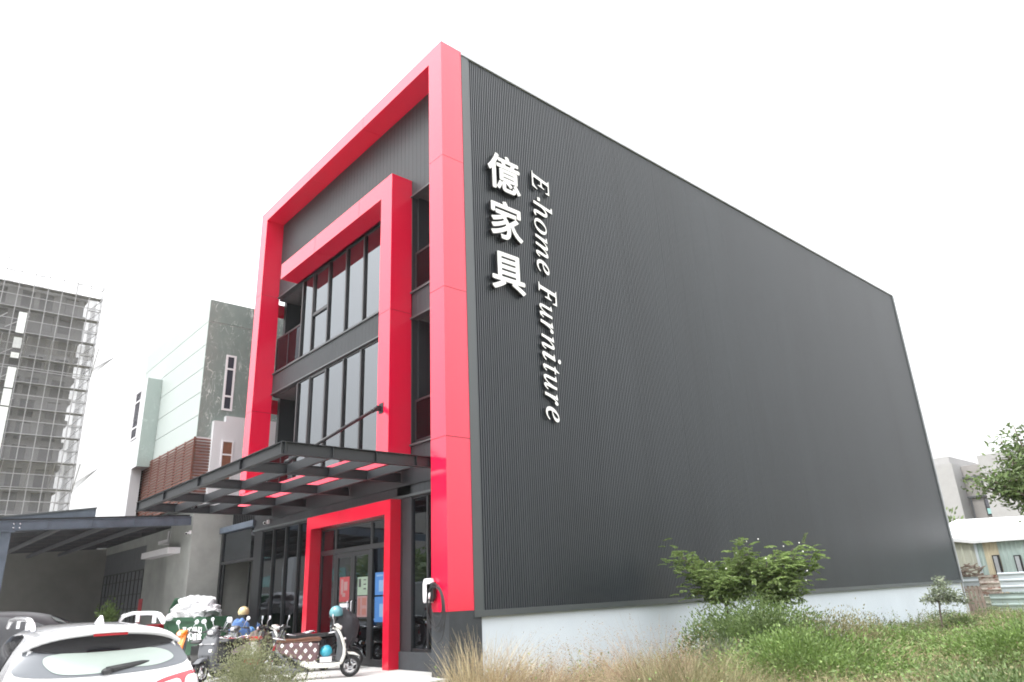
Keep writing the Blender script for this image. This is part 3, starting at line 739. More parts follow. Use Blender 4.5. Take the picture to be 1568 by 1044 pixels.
# ================================================================== RIGHT: APARTMENTS, SHED, SHEET FENCE
M['beige'] = mat('beige tile cladding', (.34, .335, .335), .8, 0, .05, 2, .1)
M['beige2'] = mat('greyer tile cladding', (.27, .255, .245), .8, 0, .05, 2, .1)
apt = thing('apartment_building', 'pale beige tiled apartment block behind the tree at right', 'apartment building', (-16, 80, 0))
YA = 72.0
def pa(px, py, y=YA): return at(px, py, y=y)
mb = MB()
mb.box(pa(1415, 800).x, pa(1477, 790).x, YA, YA + 12, -.4, pa(1455, 709).z); mb.box(pa(1437, 750).x, pa(1472, 790).x, YA + .5, YA + 8, pa(1455, 709).z, pa(1455, 697).z)
mb.build('stair_block', M['beige'], apt)
mb = MB(); mb.box(pa(1477, 790).x + .01, pa(1575, 790).x, YA + 2.2, YA + 12, -.4, pa(1500, 705).z); mb.build('recessed_wall', M['beige2'], apt)
mb = MB(); mb.box(pa(1524, 790).x, pa(1640, 790).x, YA - .8, YA + 12, -.4, pa(1560, 690).z); mb.build('front_wing', M['beige'], apt)
yw_ = YA + 2.2
mb = MB()
for pyy in (761, 805, 730): 
    z = pa(1500, pyy, yw_).z; mb.box(pa(1480, 790, yw_).x, pa(1527, 790, yw_).x, yw_ - .2, yw_ - .003, z, z + .14)
mb.box(pa(1492, 790, yw_).x, pa(1492, 790, yw_).x + .12, yw_ - .15, yw_ - .001, -.4, pa(1500, 761, yw_).z)
mb.build('ledge_trim', M['greypl'], apt)
for t, l, bt in ((763, 1506, 787), (727, 1500, 742), (806, 1508, 822)):
    a = pa(l, t, yw_); b = pa(l + 26, bt, yw_)
    mb = MB(); mb.box(a.x, b.x, yw_ - .1, yw_ - .004, b.z, a.z); w = mb.build('window', M['frame'], apt)
    wd = b.x - a.x; mb = MB(); mb.box(a.x + .1, a.x + wd * .42, yw_ - .125, yw_ - .1, b.z + .7 if bt == 787 else b.z + .1, a.z - .1)
    mb.build('pane', M['darkwin'], w)
    mb = MB(); mb.box(a.x + wd * .46, b.x - .08, yw_ - .125, yw_ - .1, b.z + .7 if bt == 787 else b.z + .1, a.z - .1)
    if bt == 787: mb.box(a.x + .1, b.x - .08, yw_ - .125, yw_ - .1, b.z + .1, b.z + .58)
    mb.build('pane', M['aqua'], w)
mb = MB(); a = pa(1503, 806, yw_); b = pa(1524, 806, yw_); mb.box(a.x, b.x, yw_ - 1.2, yw_ - .2, a.z, a.z + .15); mb.build('awning', M['whitewall'], apt)

def corr(mb, x0, x1, y, z0, z1, pitch=.2, d=.03, mi=0, horiz=False, zt=None):
    """corrugated sheet in an x-z plane; zt(x) optional sloping top"""
    if not horiz:
        x = x0; pr = []
        while x < x1: pr += [(x, 0), (min(x + pitch * .6, x1), 0), (min(x + pitch * .72, x1), -d), (min(x + pitch * .9, x1), -d)]; x += pitch
        pr.append((x1, 0)); n = len(pr)
        vs = [(a, y + o, z0) for a, o in pr] + [(a, y + o, zt(a) if zt else z1) for a, o in pr]
    else:
        z = z0; pr = []
        while z < z1: pr += [(z, 0), (min(z + pitch * .55, z1), 0), (min(z + pitch * .68, z1), -d), (min(z + pitch * .85, z1), -d)]; z += pitch
        pr.append((z1, 0)); n = len(pr)
        vs = [(x1, y + o, a) for a, o in pr] + [(x0, y + o, a) for a, o in pr]
    mb.add(vs, [(k, k + 1, n + k + 1, n + k) for k in range(n - 1)], mi)
def rustmat():
    m, nt, b = _new('rusty sheet')
    tc = N(nt, 'ShaderNodeTexCoord'); mp = N(nt, 'ShaderNodeMapping'); mp.inputs['Scale'].default_value = (1, 1, 2.2); L(nt, tc.outputs['Object'], mp.inputs['Vector'])
    nz = N(nt, 'ShaderNodeTexNoise', i_Scale=2.4, i_Detail=8.0, i_Roughness=.7); L(nt, mp.outputs[0], nz.inputs['Vector'])
    cr = N(nt, 'ShaderNodeValToRGB'); e = cr.color_ramp.elements; e[0].position = .40; e[0].color = (.22, .07, .035, 1); e[1].position = .52; e[1].color = (.60, .54, .48, 1)
    L(nt, nz.outputs[0], cr.inputs[0]); L(nt, cr.outputs[0], b.inputs['Base Color']); b.inputs['Roughness'].default_value = .8
    return m
M['rust'] = rustmat()
M['sheetgreen'] = mat('weathered mint sheet', (.40, .49, .465), .6, 0, .15, 1.2, stretch=(1, 1, .3))
M['sheetyellow'] = mat('faded yellow sheet', (.60, .53, .38), .6, 0, .1, 1)
M['sheetcream'] = mat('cream sheet', (.50, .51, .43), .6, 0, .08, 1)
M['sheetwhite'] = mat('pale blue-white sheet', (.60, .66, .70), .5, 0, .08, 1)
shed = thing('corrugated_shed', 'mint green corrugated shed with a white lean-to roof at right', 'shed', (-10, 48, 0))
YS = 46.0
c0 = at(1491.6, 829, y=YS); l0 = at(1455, 823, y=YS)
mb = MB(); corr(mb, l0.x - 1.2, c0.x, YS, -.4, 3, .42, .05, zt=lambda x: c0.z + (c0.x - x) * (l0.z - c0.z) / (c0.x - l0.x)); mb.build('cream_wall', M['sheetcream'], shed)
mb = MB(); corr(mb, c0.x, c0.x + .35, YS, -.4, c0.z, .2, .03); corr(mb, c0.x + 1.05, c0.x + 9, YS, -.4, c0.z, .22, .03); mb.build('mint_wall', M['sheetgreen'], shed)
mb = MB(); corr(mb, c0.x + .35, c0.x + 1.05, YS, -.4, c0.z, .2, .03); mb.build('yellow_wall', M['sheetyellow'], shed)
mb = MB(); mb.box(c0.x - .06, c0.x + .06, YS - .07, YS - .032, -.4, c0.z); mb.build('corner_trim', M['sheetwhite'], shed)
mb = MB(); hz = c0.z; mb.add([(l0.x - 1.3, YS - .25, l0.z + .25), (c0.x, YS - .25, hz + .08), (c0.x + 9.2, YS - .25, hz + .06), (c0.x + 9.2, YS + 6, hz + 1.1), (l0.x - 1.3, YS + 6, hz + 1.6)], [(0, 1, 2, 3, 4)])
mb.add([(l0.x - 1.3, YS - .25, l0.z + .25), (c0.x, YS - .25, hz + .08), (c0.x + 9.2, YS - .25, hz + .06), (c0.x + 9.2, YS - .25, hz - .08), (c0.x, YS - .25, hz - .10), (l0.x - 1.3, YS - .25, l0.z + .02)], [(0, 5, 4, 1), (1, 4, 3, 2)])
mb.build('roof', mat('white painted roof sheet', (.82, .83, .85), .5, 0, .04), shed)
for px_ in (1519, 1552):
    a = at(px_, 850, y=YS); b = at(px_ + 11, 874, y=YS)
    mb = MB(); mb.box(a.x, b.x + .2, YS - .09, YS - .045, b.z - .3, a.z); w = mb.build('window', M['blackpl'], shed)
    mb = MB(); mb.box(a.x + .06, a.x + .24, YS - .11, YS - .09, b.z - .2, a.z - .06); mb.build('shutter', M['coping'], w)
def fence_panel(x0, x1, z0, z1, m_, label, y=42.0, tilt=0.0):
    t = thing('sheet_fence_panel', label, 'fence panel', ((x0 + x1) / 2, y, z0), group='metal sheet fence panels')
    mb = MB(); corr(mb, x0, x1, y, z0, z1, .30, .05, horiz=True); o = mb.build('sheet', m_, t)
    MB().box(x0 + .05, x0 + .11, y + .02, y + .08, z0 - .3, z1 - .02).build('post', M['coping'], t)
    return t
fx = lambda px, py: at(px, py, y=42.0)
fence_panel(fx(1473, 890).x, fx(1497, 880).x - .01, fx(1485, 897).z, fx(1485, 883).z, M['sheetwhite'], 'white ribbed sheet at the left end of the fence beside the leaning pallet')
fence_panel(fx(1497, 880).x, fx(1534, 905).x, fx(1517, 910).z, fx(1517, 880).z, M['rust'], 'rust streaked sheet in the upper row of the fence')
fence_panel(fx(1534, 905).x + .01, fx(1534, 905).x + 5.5, fx(1550, 906).z, fx(1550, 876).z, M['sheetwhite'], 'long pale ribbed sheet in the upper row right of the rusty one')
fence_panel(fx(1505, 930).x, fx(1521, 930).x, fx(1512, 941).z, fx(1512, 912).z, M['sheetcream'], 'short cream sheet in the lower row under the rusty one', y=41.9)
fence_panel(fx(1521, 930).x + .01, fx(1521, 930).x + 6.5, fx(1550, 937).z - .2, fx(1550, 908).z, M['sheetgreen'], 'long mint green sheet in the lower row of the fence', y=41.9)
# leaning pallet, blocks, scrap
pal = thing('wooden_pallet', 'weathered timber pallet leaning on the end of the sheet fence', 'pallet', (fx(1490, 930).x, 41.0, -.4))
a = at(1489, 945, y=41.0); b = at(1476, 899, y=41.6); mb = MB(); dirv = (b - a); M['oldwood'] = mat('weathered timber', (.28, .22, .18), .9, 0, .25, 5, .2)
for i in range(5):
    o_ = Vector((.17 * i, 0, 0)); mb.bar(a + o_, b + o_, .12, .03, (0, -1, 0))
for t in (.1, .5, .9): p = a + dirv * t + Vector((-.05, .04, 0)); mb.bar(p, p + Vector((.8, 0, 0)), .10, .05, (0, -1, .3))
mb.build('board', M['oldwood'], pal)
blk = thing('concrete_block', 'stack of cream broken blocks at the foot of the leaning pallet', 'block', (fx(1478, 940).x, 40.6, -.4))
mb = MB(); a = at(1471, 935, y=40.6)
mb.box(a.x, a.x + .35, 40.4, 40.8, -.45, .0); mb.box(a.x - .05, a.x + .3, 40.45, 40.8, .01, .35); mb.box(a.x - .12, a.x + .2, 40.42, 40.78, .36, .62); mb.build('block', M['sheetcream'], blk)
scr2 = thing('scrap_timber_heap', 'heap of dry brown scrap timber on top of the fence end', 'scrap heap', (fx(1478, 875).x, 43.5, 1.2))
mb = MB(); c_ = at(1481, 872, y=43.5)
for i in range(26):
    p = c_ + Vector((random.uniform(-.7, .7), random.uniform(-.3, .3), random.uniform(-.35, .15))); d = Vector((random.uniform(-1, 1), random.uniform(-.3, .3), random.uniform(-.25, .45))).normalized()
    mb.bar(p - d * .4, p + d * .4, .06, .05)
for i in range(7):
    x = c_.x - .6 + i * .2; mb.bar((x, 43.5, -.4), (x + .05, 43.5, c_.z - .2), .1, .1, (1, 0, 0))
mb.build('timber', M['oldwood'], scr2)

# ================================================================== ACROSS THE STREET (seen mirrored in the shopfront)
op = thing('opposite_building', 'grey building with aqua windows mirrored in the shop window', 'building', (-85, -28, 0))
mb = MB(); mb.box(-112, -74, -38, -26, 0, 13); mb.build('wall', M['beige2'], op)
mb = MB()
for x in (-108, -101, -94, -87, -80):
    for z in (4.0, 8.0): mb.box(x, x + 3.6, -26, -25.9, z, z + 1.5)
mb.build('window', M['aqua'], op)
MB().box(-100, -97, -25.99, -25.5, 0, 11).build('pier', M['whitewall'], op)
gwl = thing('boundary_wall', 'long pale boundary wall mirrored low in the shop window', 'wall', (-70, -14, 0))
MB().box(-120, -25, -14.3, -14, 0, 2.6).build('wall', M['concrete'], gwl); MB().box(-120, -25, -14.35, -13.95, 2.6, 2.7).build('coping', M['coping'], gwl)

# ================================================================== GROUND
def groundmat():
    m, nt, b = _new('weedy soil')
    tc = N(nt, 'ShaderNodeTexCoord'); nz = N(nt, 'ShaderNodeTexNoise', i_Scale=.8, i_Detail=8.0); L(nt, tc.outputs['Object'], nz.inputs['Vector'])
    cr = N(nt, 'ShaderNodeValToRGB'); e = cr.color_ramp.elements; e[0].position = .35; e[0].color = (.06, .075, .03, 1); e[1].position = .65; e[1].color = (.17, .14, .08, 1)
    L(nt, nz.outputs[0], cr.inputs[0]); L(nt, cr.outputs[0], b.inputs['Base Color']); b.inputs['Roughness'].default_value = .95
    return m
M['soil'] = groundmat()
struct('ground', MB().add([(-900, -900, -.62), (900, -900, -.62), (900, 900, -.62), (-900, 900, -.62)], [(0, 1, 2, 3)]), M['soil'])
def fz(x, y):
    """height of the rough field"""
    h = -.42 + .10 * math.sin(x * .55 + 1) * math.cos(y * .4) + .07 * math.sin(x * 1.3 + y * .9)
    h += .22 * max(0, min(1, (x + 8.5) / 5.0)) * max(0, min(1, (y - 8) / 8))
    return h
gv = []; nx_, ny_ = 60, 120
for j in range(ny_ + 1):
    for i in range(nx_ + 1):
        x = -12.32 + 26 * i / nx_; y = 4.22 + 50 * j / ny_
        gv.append((x, y, fz(x, y)))
gf = [(j * (nx_ + 1) + i, j * (nx_ + 1) + i + 1, (j + 1) * (nx_ + 1) + i + 1, (j + 1) * (nx_ + 1) + i) for j in range(ny_) for i in range(nx_)]
struct('field', MB().add(gv, gf, 0, True), M['soil'])
struct('pavement', MB().box(-60, -12.3, -6, 9.9, -.7, 0.0).box(-12.3, 3, -6, 4.2, -.7, 0.0).box(-23.7, -12.7, 9.9, 17, -.7, -.06), M['pave'])
mb = MB(); mb.box(-140, 20, -13.5, -6.02, -.7, -.10); struct('road', mb, mat('asphalt', (.055, .055, .058), .85, 0, .2, 2, .3, 80))
# ================================================================== CARS
def lerp_stations(st, n=4):
    out = []
    for a, b in zip(st[:-1], st[1:]):
        for k in range(n): t = k / n; out.append([p + (q - p) * t for p, q in zip(a, b)])
    return out + [st[-1]]
def car_body(st, paint, parent, name='body'):
    """loft of cross sections: [x, half width, belt z, belt half width, roof z, roof half width, bottom z]"""
    vs = []; fs = []
    for x, w, zb, wb, zr, wr, z0 in st:
        half = [(w * .86, z0), (w * .97, z0 + .10), (w, .50), (w * .995, (.5 + zb) / 2 + .06), (wb, zb), ((wb + wr) / 2 + .015, (zb + zr) / 2), (wr + .01, zr - .10), (wr * .80, zr - .025), (wr * .4, zr)]
        for y, z in half: vs.append((x, y, z))
        for y, z in reversed(half): vs.append((x, -y, z))
    k = 18
    for i in range(len(st) - 1):
        for j in range(k): j2 = (j + 1) % k; fs.append((i * k + j, (i + 1) * k + j, (i + 1) * k + j2, i * k + j2))
    fs.append(tuple(range(k))); fs.append(tuple((len(st) - 1) * k + j for j in reversed(range(k))))
    mb = MB(); mb.add(vs, fs, 0, True)
    o = mb.build('tmp', paint); md = o.modifiers.new('s', 'SUBSURF'); md.levels = 2
    bpy.context.view_layer.update()
    me = bpy.data.meshes.new_from_object(o.evaluated_get(bpy.context.evaluated_depsgraph_get()))
    bpy.data.objects.remove(o)
    me.polygons.foreach_set('use_smooth', [True] * len(me.polygons))
    o = bpy.data.objects.new(name, me); col.objects.link(o); o.parent = parent
    bvh = BVHTree.FromPolygons([v.co for v in me.vertices], [tuple(p.vertices) for p in me.polygons])
    return o, bvh
def patch(bvh, outline, m_, name, parent, axis='x', off=.006, side=1, rings=7, smooth_=True):
    """panel lying on the body: outline in (y,z) seen from behind (axis x) or (x,z) seen from a side (axis y)"""
    # rounded outline
    for _ in range(2 if smooth_ else 0):
        outline = [(a[0] * k + b[0] * (1 - k), a[1] * k + b[1] * (1 - k)) for a, b in zip(outline, outline[1:] + outline[:1]) for k in (.75, .25)]
    P = []
    for a, b in zip(outline, outline[1:] + outline[:1]):
        for t in (0, .5): P.append((a[0] + (b[0] - a[0]) * t, a[1] + (b[1] - a[1]) * t))
    cx = sum(p[0] for p in P) / len(P); cz = sum(p[1] for p in P) / len(P)
    vs = []; fs = []; n = len(P)
    def hit(a, z):
        if axis == 'x': o_ = Vector((-2, a, z)); d = Vector((1, 0, 0))
        elif axis == '-x': o_ = Vector((7, a, z)); d = Vector((-1, 0, 0))
        else: o_ = Vector((a, 2 * side, z)); d = Vector((0, -side, 0))
        h = bvh.ray_cast(o_, d)
        if h[0] is None: return None
        nn = h[1] if h[1].dot(d) < 0 else -h[1]
        return h[0] + nn * off
    for r in range(rings + 1):
        t = 1 - r / rings * .98
        for p in P:
            q = hit(cx + (p[0] - cx) * t, cz + (p[1] - cz) * t)
            vs.append(q if q is not None else (vs[-1] if vs else Vector((0, 0, 0))))
    for r in range(rings):
        for i in range(n): j = (i + 1) % n; fs.append((r * n + i, r * n + j, (r + 1) * n + j, (r + 1) * n + i))
    fs.append(tuple(rings * n + i for i in range(n)))
    mb = MB(); mb.add(vs, fs, 0, True); return mb.build(name, m_, parent)
def wheel(parent, x, y, r, w, side):
    mb = MB(); mb.lathe([(r * .62, -w / 2), (r * .93, -w / 2), (r, -w * .35), (r, w * .35), (r * .93, w / 2), (r * .62, w / 2), (r * .62, -w / 2)], (x, y, r), 'y', 28); wh = mb.build('wheel', M['tyre'], parent)
    mb = MB(); mb.lathe([(r * .62, -w * .4), (r * .60, w * .42), (r * .5, w * .36), (r * .15, w * .42), (0, w * .42)], (x, y, r), 'y', 28)
    for k in range(5):
        a = 2 * PI * k / 5; mb.bar((x + .06 * math.cos(a), y + side * w * .42, r + .06 * math.sin(a)), (x + r * .6 * math.cos(a), y + side * w * .42, r + r * .6 * math.sin(a)), .05, .02, (0, 1, 0))
    mb.build('rim', M['chrome'], wh)

CAR = [[0.02, .70, .74, .66, .80, .60, .42], [0.03, .84, .80, .78, .90, .70, .34], [0.07, .885, .90, .83, 1.00, .76, .27], [0.13, .895, .965, .835, 1.10, .765, .22], [0.24, .90, .99, .83, 1.28, .70, .2],
       [0.36, .90, 1.0, .825, 1.43, .645, .2], [0.55, .90, 1.0, .82, 1.475, .62, .2], [1.1, .90, .99, .82, 1.505, .61, .2], [1.8, .90, .97, .82, 1.515, .61, .2], [2.4, .90, .95, .81, 1.49, .61, .2],
       [2.85, .90, .94, .80, 1.33, .63, .2], [3.25, .90, .93, .79, 1.06, .68, .2], [3.6, .89, .90, .78, .98, .66, .2], [4.1, .86, .82, .74, .88, .6, .22], [4.35, .78, .70, .66, .76, .5, .28], [4.42, .70, .6, .6, .64, .45, .34]]
def make_car(label, loc, hd, paint, rails=True, group=None):
    t = thing('parked_car', label, 'car')
    body, bvh = car_body(CAR, paint, t)
    # rear screen: grey border, pane painted pale for the mirrored sky
    g = [(-.70, 1.08), (-.45, 1.05), (0, 1.035), (.45, 1.05), (.70, 1.08), (.765, 1.115), (.74, 1.17), (.655, 1.31), (.585, 1.385), (.3, 1.415), (0, 1.42), (-.3, 1.415), (-.585, 1.385), (-.655, 1.31), (-.74, 1.17), (-.765, 1.115)]
    rs = patch(bvh, g, M['frit'], 'rear_screen', t, off=.008)
    p = [(-.44, 1.085), (-.30, 1.06), (-.03, 1.055), (.05, 1.075), (.12, 1.095), (.35, 1.08), (.5, 1.095), (.62, 1.135), (.60, 1.18), (.52, 1.225), (.40, 1.25), (0, 1.275), (-.2, 1.275), (-.36, 1.25), (-.52, 1.235), (-.53, 1.17)]
    p = [(-a, b) for a, b in p]
    patch(bvh, p, M['rearglass'], 'pane', rs, off=.013)
    patch(bvh, [(-.69, 1.24), (.69, 1.24), (.57, 1.40), (-.57, 1.40)], M['carglass'], 'shade_band', rs, off=.015)
    # spoiler with high stop lamp
    mb = MB(); n_ = 21; vs = []; fs = []
    for i in range(n_):
        u = -1 + 2 * i / (n_ - 1); y = u * .70; xb = .10 + .20 * abs(u) ** 2.4; zz = 1.455 - .075 * u * u - .06 * abs(u) ** 6
        vs += [(.62, y * .93, zz + .038), (xb + .12, y * .98, zz + .022), (xb, y, zz - .012), (xb + .02, y, zz - .038), (.45, y * .9, zz - .07)]
    for i in range(n_ - 1):
        for k in range(4): fs.append((i * 5 + k, i * 5 + k + 1, (i + 1) * 5 + k + 1, (i + 1) * 5 + k))
    mb.add(vs, fs, 0, True); sp = mb.build('spoiler', paint, t)
    mb = MB(); mb.bar((.135, -.15, 1.402), (.135, .15, 1.402), .03, .022); mb.build('stop_lamp', M['redlens'], sp)
    # wiper
    mb = MB(); mb.tube([(.10, -.02, 1.065), (.10, .0, 1.08), (.14, -.30, 1.12), (.18, -.50, 1.135)], [.022, .034, .024, .008], 8); mb.ell((.085, .0, 1.075), (.045, .05, .030), 12)
    mb.build('wiper', M['blackpl'], t)
    for s in (-1, 1):
        o = [(s * .42, .82), (s * .40, .92), (s * .50, .965), (s * .70, 1.00), (s * .845, 1.02), (s * .89, .95), (s * .88, .78), (s * .58, .74)]
        tl = patch(bvh, o, M['redlens'], 'tail_lamp', t, off=.012)
        o = [(s * .45, .82), (s * .45, .905), (s * .55, .935), (s * .68, .955), (s * .68, .80), (s * .58, .78)]
        patch(bvh, o, M['clearlens'], 'lens', tl, off=.020)
        o = [(s * .71, .96), (s * .81, .975), (s * .84, .94), (s * .83, .82), (s * .71, .81)]
        patch(bvh, o, M['clearlens'], 'lens', tl, off=.020)
        # dark corner glass and side windows
        sw = [(.80, 1.05), (.86, 1.28), (1.0, 1.40), (1.5, 1.43), (2.2, 1.41), (2.75, 1.20), (2.95, 1.0), (2.2, 1.0), (1.2, 1.02)]
        w = patch(bvh, sw, M['carglass'], 'side_window', t, axis='y', side=s, off=.008)
        if rails:
            mb = MB(); pts = [(.62, s * .595, 1.475), (.70, s * .60, 1.515), (.84, s * .605, 1.552), (1.05, s * .605, 1.572), (2.0, s * .60, 1.582), (2.5, s * .60, 1.56), (2.68, s * .60, 1.49)]
            mb.tube(pts, [.020, .030, .030, .026, .026, .028, .022], 12); mb.box(1.0, 1.05, s * .60 - .015, s * .60 + .015, 1.47, 1.585); mb.box(1.75, 1.81, s * .60 - .015, s * .60 + .015, 1.48, 1.585)
            mb.build('roof_rail', M['silver'] if rails == 2 else paint, t)
        for x in (.85, 3.45): wheel(t, x, s * .80, .33, .21, s)
    if rails:
        mb = MB(); mb.add([(.62, 0, 1.49), (.66, -.035, 1.49), (.88, -.03, 1.50), (.95, 0, 1.50), (.88, .03, 1.50), (.66, .035, 1.49), (.66, -.008, 1.575), (.72, -.006, 1.58), (.72, .006, 1.58), (.66, .008, 1.575)],
                          [(0, 1, 6), (1, 2, 7, 6), (2, 3, 7), (3, 4, 8, 7), (4, 5, 9, 8), (5, 0, 9), (0, 6, 9), (6, 7, 8, 9)], 0, True); mb.build('antenna', paint, t)
    ws = [(-.60, 1.02), (.60, 1.02), (.57, 1.38), (0, 1.42), (-.57, 1.38)]
    patch(bvh, ws, M['carglass'], 'windscreen', t, axis='-x', off=.008)
    patch(bvh, [(-.26, .52), (.26, .52), (.26, .64), (-.26, .64)], M['winwhite'], 'number_plate', t, off=.01)
    t.location = loc; t.rotation_euler = (0, 0, math.radians(hd))
    return t
cpos = Vector((7.9 * math.cos(math.radians(166.4)), 7.9 * math.sin(math.radians(166.4)), -.02))
make_car('white compact crossover parked with its rear window towards the street', cpos, 178, M['carwhite']).scale = (.95, .95, .95)
dpos = at(38, 940, x=-15.5); 
make_car('dark plum car mostly hidden beyond the white crossover', (dpos.x, dpos.y - 2.2, .09), 74, M['darkpaint'], rails=False)

# ================================================================== SCOOTERS
M['orange'] = mat('orange plastic fairing', (.85, .24, .015), .3, 0, .02, coat=.6)
M['purple'] = mat('mauve fairing', (.32, .22, .34), .3, 0, .03, coat=.6)
M['cream'] = mat('cream white fairing', (.78, .77, .72), .25, 0, .02, coat=.7)
M['brownseat'] = mat('brown vinyl seat', (.13, .055, .032), .5, 0, .1, 8)
M['blackseat'] = mat('black vinyl seat', (.025, .025, .027), .45, 0, .1, 8)
M['redfair'] = mat('red fairing', (.55, .02, .03), .3, 0, .02, coat=.6)
M['greyfair'] = mat('dull grey fairing', (.10, .105, .115), .45, 0, .1, 6)
M['blackfair'] = mat('gloss black fairing', (.018, .018, .02), .2, 0, .02, coat=.6)
def diamondmat():
    m, nt, b = _new('argyle fabric')
    tc = N(nt, 'ShaderNodeTexCoord'); sp = N(nt, 'ShaderNodeSeparateXYZ'); L(nt, tc.outputs['Object'], sp.inputs[0])
    def fr(expr_in, k, off=0.0):
        a = N(nt, 'ShaderNodeMath', operation='MULTIPLY_ADD'); a.inputs[1].default_value = k; a.inputs[2].default_value = off; L(nt, expr_in, a.inputs[0])
        f = N(nt, 'ShaderNodeMath', operation='FRACT'); L(nt, a.outputs[0], f.inputs[0])
        s = N(nt, 'ShaderNodeMath', operation='SUBTRACT'); s.inputs[1].default_value = .5; L(nt, f.outputs[0], s.inputs[0])
        ab = N(nt, 'ShaderNodeMath', operation='ABSOLUTE'); L(nt, s.outputs[0], ab.inputs[0]); return ab.outputs[0]
    outs = []
    for o in (0.0, .5):
        ad = N(nt, 'ShaderNodeMath', operation='ADD'); L(nt, fr(sp.outputs['X'], 5.2, o), ad.inputs[0]); L(nt, fr(sp.outputs['Z'], 4.2, o + .1), ad.inputs[1])
        lt = N(nt, 'ShaderNodeMath', operation='LESS_THAN'); lt.inputs[1].default_value = .21; L(nt, ad.outputs[0], lt.inputs[0]); outs.append(lt.outputs[0])
    mx = N(nt, 'ShaderNodeMath', operation='MAXIMUM'); L(nt, outs[0], mx.inputs[0]); L(nt, outs[1], mx.inputs[1])
    m2 = N(nt, 'ShaderNodeMix', data_type='RGBA'); m2.inputs['A'].default_value = (.14, .085, .09, 1); m2.inputs['B'].default_value = (.82, .80, .78, 1)
    L(nt, mx.outputs[0], m2.inputs['Factor']); L(nt, m2.outputs['Result'], b.inputs['Base Color']); b.inputs['Roughness'].default_value = .85
    return m
M['argyle'] = diamondmat()
def make_scooter(name, label, cat, loc, hd, c, seat, lower=None, cover=None, style='scooter', mirrors=(1, 1), steer=0.0, group='scooters parked in front of the store', shieldin=None, screen=False, stripe=None):
    t = thing(name, label, cat, (0, 0, 0), 0, group); R_ = .215; wb = .64
    lower = lower or c
    for x, nm in ((wb, 'front_wheel'), (-wb, 'rear_wheel')):
        mb = MB(); mb.lathe([(R_ * .66, -.05), (R_ * .86, -.055), (R_ * .97, -.035), (R_, 0), (R_ * .97, .035), (R_ * .86, .055), (R_ * .66, .05), (R_ * .66, -.05)], (x, 0, R_), 'y', 28)
        w = mb.build(nm, M['tyre'], t)
        mb = MB(); mb.lathe([(R_ * .67, -.04), (R_ * .60, -.03), (R_ * .60, .03), (R_ * .67, .04)], (x, 0, R_), 'y', 28); mb.lathe([(0, -.06), (.045, -.05), (.045, .05), (0, .06)], (x, 0, R_), 'y', 14)
        mb.lathe([(.05, .045), (.10, .045), (.10, .051), (.05, .051)], (x, 0, R_), 'y', 20)
        for k in range(5):
            a = 2 * PI * k / 5 + .3; mb.bar((x + .03 * math.cos(a), 0, R_ + .03 * math.sin(a)), (x + R_ * .64 * math.cos(a), 0, R_ + R_ * .64 * math.sin(a)), .03, .022, (0, 1, 0))
        mb.build('rim', M['chrome'], w)
    mb = MB()
    for s in (-1, 1): mb.tube([(wb, s * .075, R_), (wb - .03, s * .078, R_ + .16), (.50, s * .07, .58)], [.02, .022, .024], 8)
    mb.tube([(.50, 0, .56), (.40, 0, .88), (.36, 0, .98)], .028, 10); mb.build('fork', M['blackpl'], t)
    prof = [(wb - .26, .40), (wb - .20, .47), (wb - .08, .505), (wb + .08, .48), (wb + .20, .40), (wb + .10, .43), (wb - .04, .455), (wb - .16, .42)]
    MB().slab(prof, .075, .02, smooth=False).build('front_fender', c, t)
    # leg shield: curved outer shell, grey inner panel
    outer = [(.47, .27), (.53, .40), (.545, .55), (.50, .74), (.42, .90), (.335, 1.0), (.315, .985), (.39, .87), (.455, .72), (.49, .55), (.475, .42), (.42, .30)]
    W = lambda x, z: .215 if z > .62 else .155 + .06 * max(0, (z - .3) / .32)
    W2 = lambda x, z: (.215 - max(0, z - .80) * .45) if z > .62 else .155 + .06 * max(0, (z - .3) / .32)
    MB().slab(outer, W2, .035, smooth=False).build('leg_shield', c, t)
    inner = [(.42, .31), (.470, .43), (.485, .55), (.45, .71), (.385, .86), (.33, .93), (.29, .90), (.34, .78), (.36, .60), (.33, .36)]
    MB().slab(inner, lambda x, z: W2(x, z) - .03, .02).build('inner_panel', shieldin or M['greypl'], t)
    fl_ = [(-.40, .30), (-.22, .22), (.30, .21), (.46, .27), (.44, .315), (.30, .305), (-.05, .315), (-.10, .36), (-.30, .44)]
    MB().slab(fl_, .175, .03).build('floorboard', lower, t)
    MB().slab([(-.05, .317), (.33, .307), (.33, .325), (-.05, .335)], .14, .005).build('floor_mat', M['greypl'], t)
    rear = [(-.92, .66), (-.84, .55), (-.62, .47), (-.42, .40), (-.24, .33), (-.06, .34), (-.015, .50), (-.02, .70), (-.30, .735), (-.60, .74), (-.90, .745)]
    MB().slab(rear, lambda x, z: .185 - .10 * max(0, (-x - .55)) / .4, .04).build('rear_body', cover or c, t)
    st_ = [(-.90, .755), (-.88, .80), (-.70, .815), (-.48, .80), (-.25, .825), (-.02, .82), (.03, .78), (.01, .745), (-.30, .735), (-.86, .745)]
    MB().slab(st_, lambda x, z: .165 - .05 * max(0, (-x - .55)) / .4, .03).build('seat', seat, t)
    mb = MB(); mb.tube([(-.70, .14, .80), (-.93, .13, .84), (-.98, 0, .85), (-.93, -.13, .84), (-.70, -.14, .80)], .013, 8); mb.build('grab_rail', M['chrome'], t)
    mb = MB(); mb.slab([(-.96, .60), (-.94, .69), (-.90, .70), (-.91, .60)], .09, .015); mb.build('tail_lamp', M['redlens'], t)
    mb = MB(); mb.slab([(-1.02, .40), (-.93, .56), (-.90, .55), (-.80, .46), (-.82, .43), (-.90, .49), (-.99, .37)], .05, .01); mb.build('rear_fender', M['blackpl'], t)
